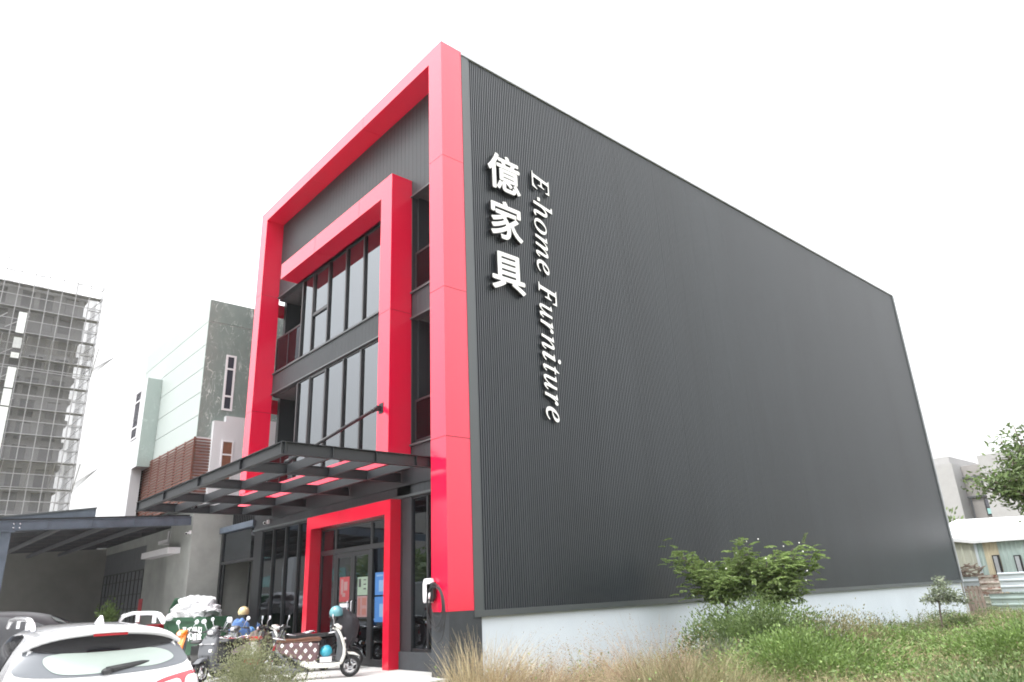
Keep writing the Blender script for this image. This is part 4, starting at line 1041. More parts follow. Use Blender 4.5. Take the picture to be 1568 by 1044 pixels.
    mb = MB(); mb.box(-1.015, -.985, -.085, .085, .42, .52); mb.build('number_plate', M['winwhite'], t)
    if stripe:
        for s in (-1, 1): MB().slab([(-.86, .66), (-.70, .56), (-.20, .50), (-.08, .56), (-.30, .63), (-.80, .71)], .012, .005, yc=s * .178).build('side_panel', stripe, t)
    # engine / swing arm / exhaust / stand
    mb = MB(); mb.slab([(-.70, .17), (-.58, .30), (-.25, .32), (-.16, .24), (-.30, .17), (-.55, .14)], .10, .03, yc=.07); mb.tube([(-.62, -.12, .34), (-.90, -.13, .60)], .028, 10); mb.tube([(-.30, -.10, .2), (-.5, -.14, .2), (-.95, -.15, .30)], [.02, .045, .05], 12)
    mb.build('engine', M['greypl'], t)
    mb = MB(); 
    for s in (-1, 1): mb.tube([(-.20, s * .10, .22), (-.26, s * .16, .02)], .013, 8)
    mb.tube([(-.23, -.13, .12), (-.23, .13, .12)], .012, 8); mb.build('stand', M['blackpl'], t)
    # handlebar
    mb = MB(); mb.tube([(.22, -.33, 1.00), (.28, -.18, 1.02), (.34, 0, .99), (.28, .18, 1.02), (.22, .33, 1.00)], .014, 8)
    for s in (-1, 1):
        mb.tube([(.215, s * .345, .998), (.255, s * .24, 1.012)], .020, 10); mb.tube([(.26, s * .20, 1.01), (.30, s * .30, .985), (.285, s * .34, .985)], .008, 6)
    for s in (-1, 1): mb.tube([(.28, s * .24, 1.0), (.38, s * .20, .97), (.44, s * .10, .88), (.42, s * .05, .80)], .005, 5)
    h = mb.build('handlebar', M['blackpl'], t)
    MB().slab([(.50, .60), (.545, .60), (.535, .66), (.49, .66)], .035, .004, yc=.11).build('sticker', M['winwhite'], t)
    mb = MB()
    for s in (-1, 1): mb.ell((.515, s * .15, .76), (.03, .045, .02), 10)
    mb.tube([(.50, -.15, .76), (.50, .15, .76)], .006, 6); mb.build('indicator', M['clearlens'], t)
    mb = MB(); mb.slab([(.24, .97), (.28, 1.055), (.36, 1.065), (.44, 1.0), (.42, .93), (.34, .93)], lambda x, z: .12, .03); h2 = mb.build('head_cowl', c if style != 'moto' else M['blackpl'], t)
    MB().ell((.425, 0, .985), (.03, .075, .045), 16).build('headlight', M['clearlens'], t)
    for s in (-1, 1):
        if not mirrors[0 if s < 0 else 1]: continue
        mb = MB(); mb.tube([(.27, s * .20, 1.03), (.27, s * .26, 1.13), (.25, s * .30, 1.19)], .007, 6); mb.ell((.245, s * .33, 1.22), (.014, .072, .050), 14); mr = mb.build('mirror', M['silver'], t)
        MB().ell((.234, s * .33, 1.22), (.006, .064, .043), 14).build('mirror_glass', M['mirror'], mr)
    if screen:
        mb = MB(); mb.add([(.44, -.15, 1.02), (.44, .15, 1.02), (.36, .12, 1.30), (.36, -.12, 1.30)], [(0, 1, 2, 3)]); mb.build('windscreen', M['glass_low'], t)
    t.location = loc; t.rotation_euler = (0, 0, math.radians(hd))
    return t
wf = Vector((-14.752, 8.245, 0)); wr_ = Vector((-15.35, 7.10, 0)); whd = math.degrees(math.atan2(wf.y - wr_.y, wf.x - wr_.x)); wc = (wf + wr_) / 2
ws_ = make_scooter('scooter', 'cream electric scooter with brown seat and diamond patterned cover, facing the entrance', 'scooter', wc, whd, M['cream'], M['brownseat'], cover=M['argyle'], mirrors=(1, 1), shieldin=M['greyfair'])
pp = polar(316, 18.0); make_scooter('scooter', 'dusty grey and mauve scooter with long black seat just right of the white car', 'scooter', (pp.x - .25, pp.y + .50, 0), 304, M['greyfair'], M['blackseat'], cover=M['blackfair'], stripe=M['purple'])
pp = polar(277, 18.6); make_scooter('scooter', 'bright orange scooter right behind the white car', 'scooter', (pp.x - .2, pp.y + .45, 0), 288, M['orange'], M['blackseat'], lower=M['blackfair'], cover=M['blackfair'])
pp = polar(340, 21.2); make_scooter('scooter', 'black scooter with one orange flash in front of the green bin', 'scooter', (pp.x, pp.y + .2, 0), 285, M['blackfair'], M['blackseat'], lower=M['orange'])
pp = polar(362, 20.2); make_scooter('scooter', 'dark scooter with a blue rain jacket hung over its front', 'scooter', (pp.x, pp.y + .3, 0), 288, M['greyfair'], M['blackseat'])
pp = polar(398, 19.0); make_scooter('scooter', 'red and white scooter half hidden behind the leafy bush', 'scooter', (pp.x - .1, pp.y + .1, 0), 52, M['cream'], M['redfair'], lower=M['redfair'], mirrors=(0, 0))
pp = polar(436, 18.4); make_scooter('scooter', 'black scooter directly left of the cream one, grey handlebar turned this way', 'scooter', (pp.x - .3, pp.y + .5, 0), 250, M['blackfair'], M['blackseat'], mirrors=(0, 1), screen=False)
pp = polar(540, 18.9); make_scooter('motor_scooter', 'black scooter standing against the glass entrance behind the cream one', 'scooter', (pp.x - .2, pp.y - .55, 0), 60, M['blackfair'], M['blackseat'], cover=M['blackfair'])

pp = polar(412, 19.6); make_scooter('scooter', 'black scooter with a small clear windscreen behind the bush', 'scooter', (pp.x, pp.y + .2, 0), 262, M['blackfair'], M['blackseat'], lower=M['greyfair'], screen=True)
# helmets
def helmet(px, y, z, c, label, full=False, hd=0.0, r=.125, pos=None):
    p = pos or at(px, 900, y=y); t = thing('helmet', label, 'helmet', (p.x, p.y, z), math.radians(hd), 'helmets left on the scooters')
    def sh(v, d):
        if v.z < -.085 or (full and v.z < -.05): v = Vector((v.x * .9, v.y * .9, max(v.z, -.085) if not full else v.z * .9))
        return v
    MB().ell((p.x, p.y, z), (r * 1.12, r, r * 1.02), 24, fn=sh).build('shell', c, t)
    mb = MB()
    if full: mb.ell((p.x + .035, p.y, z + .005), (r * 1.0, r * .92, r * .42), 18); mb.build('visor', M['carglass'], t)
    else: mb.lathe([(r * .97, -.088), (r * 1.02, -.086), (r * 1.02, -.074), (r * .97, -.072)], (p.x, p.y, z), 'z', 24); mb.build('rim', M['blackpl'], t)
    return t
M['teal'] = mat('teal helmet shell', (.10, .30, .34), .2, 0, .03, coat=1); M['beigeh'] = mat('cream yellow helmet shell', (.62, .50, .26), .25, 0, .02, coat=.8)
M['turq'] = mat('bright turquoise helmet shell', (.04, .38, .50), .15, 0, .15, 20, coat=1); M['blueh'] = mat('blue helmet shell', (.06, .22, .50), .2, 0, .03, coat=1)
a = at(515, 938, y=8.1); helmet(0, 0, a.z, M['teal'], 'plain teal open helmet perched on the handlebar near the door', pos=a, r=.15)
a = at(373, 937, y=8.2); helmet(0, 0, a.z, M['beigeh'], 'pale yellow half helmet hung above the row of scooters', pos=a, r=.15)
a = at(383, 967, y=7.9); helmet(0, 0, a.z, M['blueh'], 'small blue helmet beside the blue rain jacket', pos=a, r=.13)
a = Vector((wc.x, wc.y, .46)) + Vector((math.cos(math.radians(whd)), math.sin(math.radians(whd)), 0)) * .13; helmet(0, 0, .52, M['turq'], 'shiny turquoise full face helmet on the floorboard of the cream scooter', True, whd + 60, .13, a)
bx_ = thing('white_box', 'small white box on the floorboard under the turquoise helmet', 'box', (a.x, a.y, .33), 0)
u = Vector((math.cos(math.radians(whd)), math.sin(math.radians(whd)), 0)); v_ = Vector((-u.y, u.x, 0))
mb = MB(); c_ = Vector((a.x, a.y, .37)) - v_ * .05; mb.bar(c_ - u * .12, c_ + u * .12, .20, .09); mb.build('body', M['winwhite'], bx_)
mb = MB(); c_ = c_ + Vector((0, 0, .048)); mb.bar(c_ - u * .125, c_ + u * .125, .21, .012); mb.build('lid', M['winwhite'], bx_)
# rain jacket
def crumple(c, r, amp, freq, n=40, seed=0, squash=None):
    def f(p, d):
        q = Vector((d.x, d.y, d.z)) * freq + Vector((seed, seed * .7, 0))
        k = 1 + amp * (noise.noise(q) + .45 * abs(noise.noise(q * 2.1)) + .22 * (.3 - abs(noise.noise(q * 3.7 + Vector((4, 0, 0))))))
        p = p * k
        return squash(p) if squash else p
    return MB().ell(c, r, n, fn=f)
M['jacket'] = mat('blue raincoat cloth', (.12, .25, .56), .55, 0, .12, 5)
M['darkcloth'] = mat('dusty dark cloth', (.045, .045, .052), .8, 0, .2, 5)
M['browncloth'] = mat('greyish brown cloth', (.17, .13, .12), .9, 0, .2, 9)
a = at(367, 972, y=7.5); jk = crumple(a, (.15, .24, .36), .40, 1.8, 44, 3).build('rain_jacket', M['jacket']); tag(jk, 'blue rain jacket draped over a parked scooter', 'jacket')
a = at(396, 978, y=7.6); jk = crumple(a, (.2, .25, .17), .5, 2.6, 36, 5).build('cloth_bundle', M['browncloth']); tag(jk, 'greyish brown cloth bundle on a scooter above the bush', 'cloth')
a = at(531, 962, y=8.35); jk = crumple(a, (.13, .24, .36), .35, 2.0, 40, 8).build('hanging_jacket', M['darkcloth']); tag(jk, 'black jacket hung on the scooter at the glass door', 'jacket')
a = at(296, 973, y=6.0)

# ================================================================== BIN WITH BAGS
M['bingreen'] = mat('dark green bin plastic', (.018, .075, .035), .5, 0, .1, 4)
ba, bb = at(259, 945, y=8.1), at(330, 945, y=8.1)
bz1 = ba.z - .03
bn = thing('waste_bin', 'large dark green wheeled bin overflowing with white bags by the concrete wall', 'bin', ((ba.x + bb.x) / 2, 8.1, 0))
x0, x1, y0, y1 = ba.x + .1, bb.x - .1, 7.9, 8.55
mb = MB(); mb.add([(x0 + .15, y0 + .1, .18), (x1 - .15, y0 + .1, .18), (x1 - .15, y1 - .05, .18), (x0 + .15, y1 - .05, .18), (x0, y0, bz1), (x1, y0, bz1), (x1, y1, bz1), (x0, y1, bz1), (x0 + .06, y0 + .06, bz1), (x1 - .06, y0 + .06, bz1), (x1 - .06, y1 - .06, bz1), (x0 + .06, y1 - .06, bz1),
           (x0 + .06, y0 + .06, bz1 - .3), (x1 - .06, y0 + .06, bz1 - .3), (x1 - .06, y1 - .06, bz1 - .3), (x0 + .06, y1 - .06, bz1 - .3)],
          [(0, 3, 2, 1), (0, 1, 5, 4), (1, 2, 6, 5), (2, 3, 7, 6), (3, 0, 4, 7), (4, 5, 9, 8), (5, 6, 10, 9), (6, 7, 11, 10), (7, 4, 8, 11), (8, 9, 13, 12), (9, 10, 14, 13), (10, 11, 15, 14), (11, 8, 12, 15), (12, 13, 14, 15)])
k = x0 + .4
while k < x1 - .2: mb.box(k, k + .04, y0 + .0, y0 + .03, bz1 - .75, bz1 - .1); k += 99
mb.build('body', M['bingreen'], bn)
mb = MB(); mb.box(x0 - .04, x1 + .04, y0 - .05, y0 - .002, bz1 - .09, bz1 + .02); mb.box(x1 + .002, x1 + .05, y0 - .002, y1 + .04, bz1 - .09, bz1 + .02); mb.box(x0 - .05, x0 - .002, y0 - .002, y1 + .04, bz1 - .09, bz1 + .02); mb.build('rim', M['bingreen'], bn)
mb = MB(); mb.slab([(x0 - .02, bz1 + .02), (x0 + .05, bz1 + .3), (x0 + .5, bz1 + .62), (x0 + .53, bz1 + .58), (x0 + .1, bz1 + .24), (x0 + .03, bz1 + .0)], .3, .02, yc=(y0 + y1) / 2 + .1); mb.build('lid', M['bingreen'], bn)
for x in (x0 + .3, x1 - .3):
    MB().lathe([(0, -.04), (.09, -.04), (.1, 0), (.09, .04), (0, .04)], (x, y0 + .15, .1), 'y', 16).build('wheel', M['tyre'], bn)
front = Matrix(((1, 0, 0, 0), (0, 0, -1, 0), (0, 1, 0, 0), (0, 0, 0, 1)))
a = at(280, 962, y=y0 - .01)
o = glyph('盈禾環保', .44, .006, [M['white'], M['white']], 'lettering', bn, Matrix.Translation((a.x - .1, y0 + .012, bz1 - .62)) @ front, bold=.010); o['label'] = 'white Chinese characters on the bin'

M['bag'] = mat('white plastic sack', (.56, .56, .58), .35, 0, .03, 4)
bc = at(296, 930, y=8.25)
for dx, dz, rx, rz_, sd, lb in ((-.75, -.18, .85, .26, 1, 'flattened white plastic sack at the left on the green bin'), (.30, -.02, 1.15, .36, 4, 'big crumpled white plastic sack piled highest on the green bin'), (1.2, -.14, .55, .26, 9, 'small white plastic sack at the right end of the green bin')):
    jk = crumple((bc.x + dx, 8.22, bc.z + dz), (rx, .42, rz_), .42, 1.7, 64, sd).build('rubbish_bag', M['bag'], smooth=False); tag(jk, lb, 'bag', 'white sacks on the bin')
rb = thing('red_basin', 'red plastic basin on the ground left of the green bin', 'basin', at(242, 957, y=8.3), 0)
a = at(242, 957, y=8.3); MB().lathe([(.3, -.25), (.42, .0), (.45, .0), (.45, .03), (.40, .03), (.29, -.22), (0, -.22)], a, 'z', 20).build('basin', M['redfair'], rb)
MB().box(a.x - .5, a.x + .5, 8.0, 8.6, 0, a.z - .25).build('support_crate', M['blackpl'], rb)

# ================================================================== WALL CHARGER, CAMERAS, POSTERS
ev = thing('wall_charger', 'white wall charger with coiled black cable on the red pillar', 'charger', (-12.85, 8.95, 1.6))
a = at(656, 885, y=8.9); b_ = at(664, 925, y=8.9)
cx_ = -12.83
MB().slab([(cx_ - .13, 1.40), (cx_ - .15, 1.50), (cx_ - .15, 1.80), (cx_ - .11, 1.88), (cx_ + .11, 1.88), (cx_ + .15, 1.80), (cx_ + .15, 1.50), (cx_ + .11, 1.40)], .06, .03, yc=8.935).build('body', M['winwhite'], ev)
MB().slab([(cx_ + .0, 1.45), (cx_ + .0, 1.78), (cx_ + .22, 1.80), (cx_ + .22, 1.50), (cx_ + .14, 1.42)], .05, .02, yc=8.925).build('cable_dock', M['blackpl'], ev)
mb = MB(); mb.tube([(cx_ + .14, 8.86, 1.60), (cx_ + .17, 8.83, 1.48)], [.02, .024], 10); mb.build('connector', M['winwhite'], ev)
mb = MB()
for k in range(6):
    rr = .22 + .02 * k; ph = .05 * k; pts = []
    for i in range(33):
        t_ = 2 * PI * i / 32; pts.append((cx_ + .27 + .04 * (k % 3) + rr * .95 * math.sin(t_) + .08 * (1 - math.cos(t_)) * .5, 8.90 - .012 * k + .01 * math.sin(3 * t_ + k), 1.42 - .02 * k + (rr + .04 * (k % 2)) * (math.cos(t_)) * 1.25 - .10 * (k % 3) * (1 - math.cos(t_)) * .5))
    mb.tube(pts, .009, 6)
mb.tube([(cx_ + .02, 8.92, 1.42), (cx_ + .0, 8.90, 1.1), (cx_ + .1, 8.9, .92), (cx_ + .2, 8.9, 1.0)], .009, 6)
mb.build('cable', M['blackpl'], ev)
def cctv(p, label, d=(1, -.4, -.15), c=None):
    t = thing('security_camera', label, 'security camera', p); p = Vector(p); d = Vector(d).normalized()
    MB().box(p.x - .06, p.x + .06, p.y - .03, p.y + .03, p.z - .06, p.z + .06).build('bracket', M['winwhite'], t)
    q = p + Vector((0, -.12, -.04)); mb = MB(); mb.tube([p, q], .02, 8); mb.tube([q - d * .08, q + d * .14], .045, 14); mb.build('housing', c or M['winwhite'], t)
    MB().tube([q + d * .141, q + d * .15], .035, 14).build('lens', M['carglass'], t)
a = at(413, 799, y=YW); cctv((a.x, YW - .05, a.z), 'small white security camera at the left end under the canopy')
a = at(291, 815, y=8.60); cctv((a.x, 8.60, a.z), 'white security camera on the concrete corner next to the carport')
a = at(146, 855, y=9.28); cctv((a.x, 9.26, a.z), 'dim security camera at the top left corner of the garage door', c=M['greypl'])
def poster(x0, x1, z0, z1, c, c2, label, rows, y=YW + .042):
    t = thing('poster', label, 'poster', ((x0 + x1) / 2, y, z0), 0, 'posters on the shop entrance')
    MB().box(x0, x1, y - .003, y, z0, z1).build('sheet', c, t)
    mb = MB()
    for (a, b, cc, d_) in rows: mb.box(x0 + (x1 - x0) * a, x0 + (x1 - x0) * b, y - .006, y - .0035, z0 + (z1 - z0) * cc, z0 + (z1 - z0) * d_)
    mb.build('print', c2, t)
P_ = lambda n, c: mat(n, c, .6, 0, .08, 12)
M['pred'] = P_('poster red', (.26, .03, .035)); M['ppink'] = P_('poster pink print', (.24, .14, .14)); M['pgreen'] = P_('poster pale green', (.20, .26, .20)); M['pbrown'] = P_('poster brown print', (.24, .09, .07)); M['pblue'] = P_('poster blue', (.03, .13, .34)); M['pblue2'] = P_('poster light blue print', (.15, .25, .40))  # colours darkened to imitate sheets dimmed behind the shop glass
M['psilver'] = P_('poster silver', (.55, .56, .60))
poster(-18.05, -17.52, 1.50, 2.12, M['pred'], M['ppink'], 'red poster with pale drawing high on the left door leaf', [(.15, .38, .3, .9), (.45, .8, .45, .8), (.3, .6, .2, .35)])
poster(-18.02, -17.52, .98, 1.30, M['pred'], M['ppink'], 'small red poster low on the left door leaf', [(.1, .9, .86, .92), (.2, .8, .2, .4)])
poster(-18.02, -17.55, 1.36, 1.46, M['psilver'], M['white'], 'narrow silver strip sticker between two red posters', [(.1, .3, .2, .8), (.4, .6, .2, .8), (.7, .9, .2, .8)])
poster(-17.10, -16.60, 1.64, 2.08, M['pgreen'], M['frame'], 'pale green notice high on the right door leaf', [(.12, .34, .45, .9), (.6, .85, .55, .62), (.6, .85, .3, .38), (.6, .85, .8, .86)])
poster(-17.10, -16.60, 1.12, 1.62, M['ppink'], M['pbrown'], 'pink and brown notice below the pale green one', [(.1, .3, .1, .9), (.5, .9, .55, .9), (.5, .9, .1, .4)])
poster(-16.24, -15.50, 1.62, 2.15, M['pblue'], M['pblue2'], 'upper blue poster beside the door', [(.1, .5, .82, .9), (.25, .8, .15, .65)])
poster(-16.24, -15.50, 1.00, 1.58, M['pblue'], M['pblue2'], 'lower blue poster beside the door', [(.3, .9, .2, .72)])
# ================================================================== VEGETATION
M['leafA'] = leafmat('leaf fresh green', (.11, .19, .04), (.22, .31, .10))
M['leafB'] = leafmat('leaf mid green', (.09, .15, .04), (.18, .24, .095))
M['leafC'] = leafmat('leaf olive green', (.18, .18, .08), (.32, .29, .16))
M['leafD'] = leafmat('leaf greyish green', (.15, .19, .11), (.34, .38, .27))
M['acac'] = leafmat('feathery green leaf', (.14, .22, .06), (.28, .36, .13), .6, .45)
M['leafE'] = leafmat('leaf dusty yellow green', (.17, .19, .09), (.30, .31, .18))
M['dry'] = leafmat('dry straw', (.34, .27, .14), (.58, .50, .33), .8, .3)
M['dry2'] = leafmat('brown dry stalk', (.24, .16, .10), (.42, .31, .22), .8, .2)
M['grassg'] = leafmat('green grass blade', (.15, .18, .07), (.28, .31, .15), .6, .35)
M['bark'] = mat('grey brown bark', (.13, .105, .08), .9, 0, .25, 8, .3)
M['stem'] = mat('green brown stem', (.16, .14, .08), .8, 0, .2, 8)
M['flower'] = mat('tiny white flower', (.8, .8, .75), .7)

def uni(n, a, b): return rng.uniform(a, b, n)
def bushcloud(c, r, n, lsz, mi, up=.4, clump=14, lw=.5):
    """leaves gathered on random twigs inside an ellipsoid"""
    c = np.array(c); r = np.array(r)
    k = clump; cc = rng.normal(size=(k, 3)); cc = norm(cc) * (rng.uniform(.25, 1, (k, 1)) ** .5); cc[:, 2] = np.abs(cc[:, 2]) * .9 - .1
    idx = rng.integers(0, k, n); sp = rng.normal(size=(n, 3)) * .22
    p = c + (cc[idx] + sp) * r
    d = norm(cc[idx] + sp * 2 + rng.normal(size=(n, 3)) * .5) + np.array([0, 0, up])
    V, Q = leaves(p, d, uni(n, .6, 1.3) * lsz, uni(n, .6, 1.3) * lsz * lw)
    return V, Q, mi

# rough field: grass and weeds nobody could count
def field_points(n, x0, x1, y0, y1, dens=None):
    x = uni(n, x0, x1); y = uni(n, y0, y1)
    if dens is not None: k = rng.uniform(size=n) < dens(x, y); x, y = x[k], y[k]
    z = np.array([fz(a, b) for a, b in zip(x, y)]) - .02
    return np.stack([x, y, z], 1)
def vis(x, y):
    a = np.degrees(np.arctan2(y, x)); return (a > 99) & (a < 147)
def patchn(x, y, s, o): return np.array([noise.noise(Vector((a * s + o, b * s, o))) for a, b in zip(x, y)])
def green(x, y):
    """0 = dry straw, 1 = lush weeds"""
    g = .5 + 1.7 * patchn(x, y, .33, 3.3); a = np.degrees(np.arctan2(y, x))
    g += np.clip((124 - a) / 14, -1.0, .35) * .7 + np.clip((y - 12) / 6, -1.2, .25) * .45
    return np.clip(g, 0, 1)
parts = []
P = field_points(52000, -12.2, 1.5, 4.3, 19); k = vis(P[:, 0], P[:, 1]); P = P[k]; g = green(P[:, 0], P[:, 1]); dr = rng.uniform(size=len(P)) > g
def addgrass(P, mi, h0, h1, w, ln):
    n = len(P); h = uni(n, h0, h1); a = uni(n, 0, 2 * PI); l = h * uni(n, .2, ln)
    hh = 1 + .5 * patchn(P[:, 0], P[:, 1], .6, 9.0)
    V, Q = blades(P, h * hh, uni(n, w * .6, w * 1.4), np.stack([np.cos(a) * l + .05, np.sin(a) * l], 1)); parts.append((V, Q, mi))
addgrass(P[dr], 0, .25, .66, .007, 1.0); addgrass(P[~dr][::3], 1, .15, .42, .009, .9)
P = field_points(42000, -12.2, 6, 19, 44); k = vis(P[:, 0], P[:, 1]); P = P[k]; g = green(P[:, 0], P[:, 1]); dr = rng.uniform(size=len(P)) > g
addgrass(P[dr], 0, .2, .50, .012, 1.0); addgrass(P[~dr][::2], 1, .15, .40, .014, .9)
V, Q, MI = join(parts); o = npmesh('grass', V, Q, [M['dry'], M['grassg']], mi=MI); tag(o, 'long mixed dry and green grass covering the rough plot', 'grass', kind='stuff')
parts = []
for (n, x0, x1, y0, y1, hs, ls) in ((5200, -11.5, 1.5, 5.0, 16, .34, .050), (5200, -12.1, 4, 16, 42, .36, .070)):
    P = field_points(n, x0, x1, y0, y1); k = vis(P[:, 0], P[:, 1]); P = P[k]; g = green(P[:, 0], P[:, 1]); P = P[rng.uniform(size=len(P)) < (g - .1) * (.5 + .9 * (patchn(P[:, 0], P[:, 1], .8, 4.4) > -.08))]
    m_ = 20; n2 = len(P) * m_
    c = np.repeat(P, m_, 0) + rng.normal(size=(n2, 3)) * np.array([.13, .13, .0]); c[:, 2] += rng.uniform(.03, hs, n2) * (1 + .6 * np.repeat(patchn(P[:, 0], P[:, 1], .5, 1.7), m_))
    d = rng.normal(size=(n2, 3)); d[:, 2] = np.abs(d[:, 2]) * .7
    which = np.repeat(rng.integers(0, 3, len(P)), m_)
    for w in range(3):
        q = which == w; V, Q = leaves(c[q], d[q], uni(q.sum(), .6, 1.4) * ls, uni(q.sum(), .6, 1.3) * ls * .55); parts.append((V, Q, w))
P = field_points(1500, -12.0, 2, 5.5, 34); k = vis(P[:, 0], P[:, 1]); P = P[k]; ns = len(P); hs_ = uni(ns, .35, .95)
ln_ = rng.normal(size=(ns, 2)) * .16 + .06
V, Q = blades(P, hs_, np.full(ns, .014), ln_, 4); parts.append((V, Q, 3))
for j in range(13):
    t_ = .2 + .8 * j / 12; c = P + np.stack([ln_[:, 0] * t_ ** 1.8, ln_[:, 1] * t_ ** 1.8, hs_ * t_ * .96], 1)
    d = rng.normal(size=(ns, 3)); d[:, 2] = .5
    V, Q = leaves(c, d, uni(ns, .05, .11) * (1.3 - t_ * .7), uni(ns, .02, .045), .2); w_ = rng.integers(0, 2) ; parts.append((V, Q, int(w_) * 2))
V, Q, MI = join(parts); o = npmesh('weeds', V, Q, [M['leafA'], M['leafB'], M['leafC'], M['stem']], mi=MI); tag(o, 'low broad-leaved green weeds spreading through the grass', 'weeds', kind='stuff')

def clump(name, label, cat, loc, n, h, spread, lean, mats, w=.006, seeds=0, group=None, twigs=0):
    t = thing(name, label, cat, loc, 0, group); c = np.array(loc); parts = []
    a = uni(n, 0, 2 * PI); r = np.sqrt(uni(n, 0, 1)) * .5; P = np.stack([c[0] + np.cos(a) * r * spread[0], c[1] + np.sin(a) * r * spread[1], np.full(n, c[2])], 1)
    hh = uni(n, .55, 1.1) * h; l = hh * uni(n, .15, 1.0)
    a2 = a + rng.normal(size=n) * 1.3; wild = rng.uniform(size=n) < .25; l = np.where(wild, l * 1.5, l); hh = np.where(wild, hh * .7, hh) * (1 - .45 * (r / .5) ** 2)
    ln = np.stack([np.cos(a2) * l * .75 + lean[0] * l, np.sin(a2) * l * .75 + lean[1] * l], 1)
    V, Q = blades(P, hh, uni(n, w * .7, w * 1.9), ln, 4); parts.append((V, Q, 0))
    o_ = join(parts); npmesh('blades', o_[0], o_[1], [mats[0]], t)['kind'] = 'stuff'
    if seeds:
        k = rng.integers(0, n, seeds); tip = P[k] + np.stack([ln[k, 0], ln[k, 1], hh[k] * .85], 1)
        c_ = tip + rng.normal(size=(seeds, 3)) * .05; V, Q = leaves(c_, rng.normal(size=(seeds, 3)), uni(seeds, .015, .035), .012)
        npmesh('seed_heads', V, Q, [mats[1]], t)['kind'] = 'stuff'
    return t
def gp(px, r): p = polar(px, r); return (p.x, p.y, fz(p.x, p.y) - .05)
clump('dry_grass_clump', 'dense straw yellow grass clump leaning against the black pillar base', 'grass clump', gp(738, 12.0), 2600, 1.55, (1.3, 1.3), (.25, .25), (M['dry'], M['dry2']), .007, 600)
clump('dry_grass_clump', 'loose pinkish brown grass clump in front of the pale wall near the pillar', 'grass clump', gp(800, 12.0), 1800, 1.35, (1.9, 1.4), (.15, .15), (M['dry2'], M['dry2']), .005, 2600)
clump('dry_grass_clump', 'small green grass clump between the two dry ones by the pillar', 'grass clump', gp(850, 11.5), 1100, .85, (1.6, 1.2), (.1, .1), (M['grassg'], M['dry2']), .007, 200)
clump('dry_weed', 'tall brown seeding weed standing in front of the pale wall, left of the feathery tree', 'weed', gp(985, 12.3), 1100, 1.70, (1.3, 1.3), (-.12, -.1), (M['dry2'], M['dry2']), .005, 3800)
clump('dry_grass_clump', 'broad olive straw grass mound under the tall brown weed', 'grass clump', gp(1040, 11.6), 3200, 1.30, (2.3, 2.0), (.1, .1), (M['leafC'], M['dry2']), .007, 500)
clump('dry_grass_clump', 'pale straw grass clump at the bottom edge below the feathery tree', 'grass clump', gp(1080, 8.6), 3200, .84, (2.6, 2.0), (.2, .15), (M['dry'], M['dry']), .006, 900)
clump('dry_grass_clump', 'pale straw grass clump at the bottom edge right of the middle', 'grass clump', gp(1250, 8.6), 3000, .78, (2.4, 2.0), (.2, .15), (M['dry'], M['dry']), .006, 900)
clump('dry_grass_clump', 'low straw clump at the bottom edge left of the tall brown weed', 'grass clump', gp(930, 9.6), 1800, .75, (2.0, 1.6), (.15, .1), (M['dry'], M['dry2']), .006, 500)

# feathery tree against the dark wall (several leaning stems)
def limb(mb, p, q, r0, r1, bend=.1, n=6):
    p = Vector(p); q = Vector(q); mid = (p + q) / 2 + Vector((random.uniform(-1, 1), random.uniform(-1, 1), random.uniform(0, 1))) * bend * (q - p).length
    pts = []
    for i in range(n + 1): t = i / n; pts.append(p * (1 - t) ** 2 + mid * 2 * t * (1 - t) + q * t * t)
    mb.tube(pts, [r0 + (r1 - r0) * i / n for i in range(n + 1)], 7); return pts
def pinnate(center, d, L_, n, parts, mi=0):
    """feathery compound leaf: rachis with paired narrow leaflets, drooping"""
    d = Vector(d).normalized(); side = d.cross(Vector((0, 0, 1))); side = side.normalized() if side.length > .05 else Vector((1, 0, 0))
    C_, D_ = [], []
    for i in range(n):
        t = (i + 1) / n; p = Vector(center) + d * L_ * t + Vector((0, 0, -.28 * L_ * t * t))
        for s in (-1, 1): C_.append(tuple(p)); D_.append(tuple((side * s + d * .45 + Vector((0, 0, -.25))).normalized()))
    C_ = np.array(C_); D_ = np.array(D_)
    V, Q = leaves(C_, D_, L_ * .32 * np.ones(len(C_)), .036 * np.ones(len(C_)), .1); parts.append((V, Q, mi))
tb = Vector((-10.55, 16.2, fz(-10.5, 16.2) - .05))
ft = thing('feathery_tree', 'small feathery leaved tree spreading in front of the dark ribbed wall', 'tree', tb)
mb = MB(); parts = []
tips = []
wd = lambda px, py, y: at(px, py, y=y)
fork = wd(1112, 925, 16.1); limb(mb, tb, fork, .05, .04, .05)
targets = [(1032, 838, 15.7), (1147, 834, 16.0), (1190, 843, 16.1), (1215, 838, 16.0), (1244, 848, 16.2), (1160, 862, 15.8), (1036, 843, 15.6), (1062, 862, 16.2), (1085, 868, 15.4), (1108, 862, 16.6), (1135, 850, 16.0), (1146, 846, 15.8), (1075, 895, 15.6), (1100, 890, 15.2), (1130, 885, 16.2), (1062, 905, 16.0), (1095, 905, 16.3), (1128, 905, 15.7), (1120, 880, 15.2), (1155, 880, 16.4), (1140, 865, 16.6), (1050, 872, 16), (1085, 882, 16.4),
           (1182, 862, 16.2), (1200, 856, 16.0), (1218, 850, 15.8), (1240, 852, 16.2), (1190, 880, 16.6), (1215, 878, 16.4), (1226, 895, 16.0), (1170, 895, 16.2), (1205, 900, 16.6), (1228, 880, 16.1), (1165, 868, 16.6), (1185, 905, 15.8), (1180, 850, 16)]
fork2 = wd(1165, 930, 16.3); limb(mb, tb + Vector((.12, .05, 0)), fork2, .045, .03, .08)
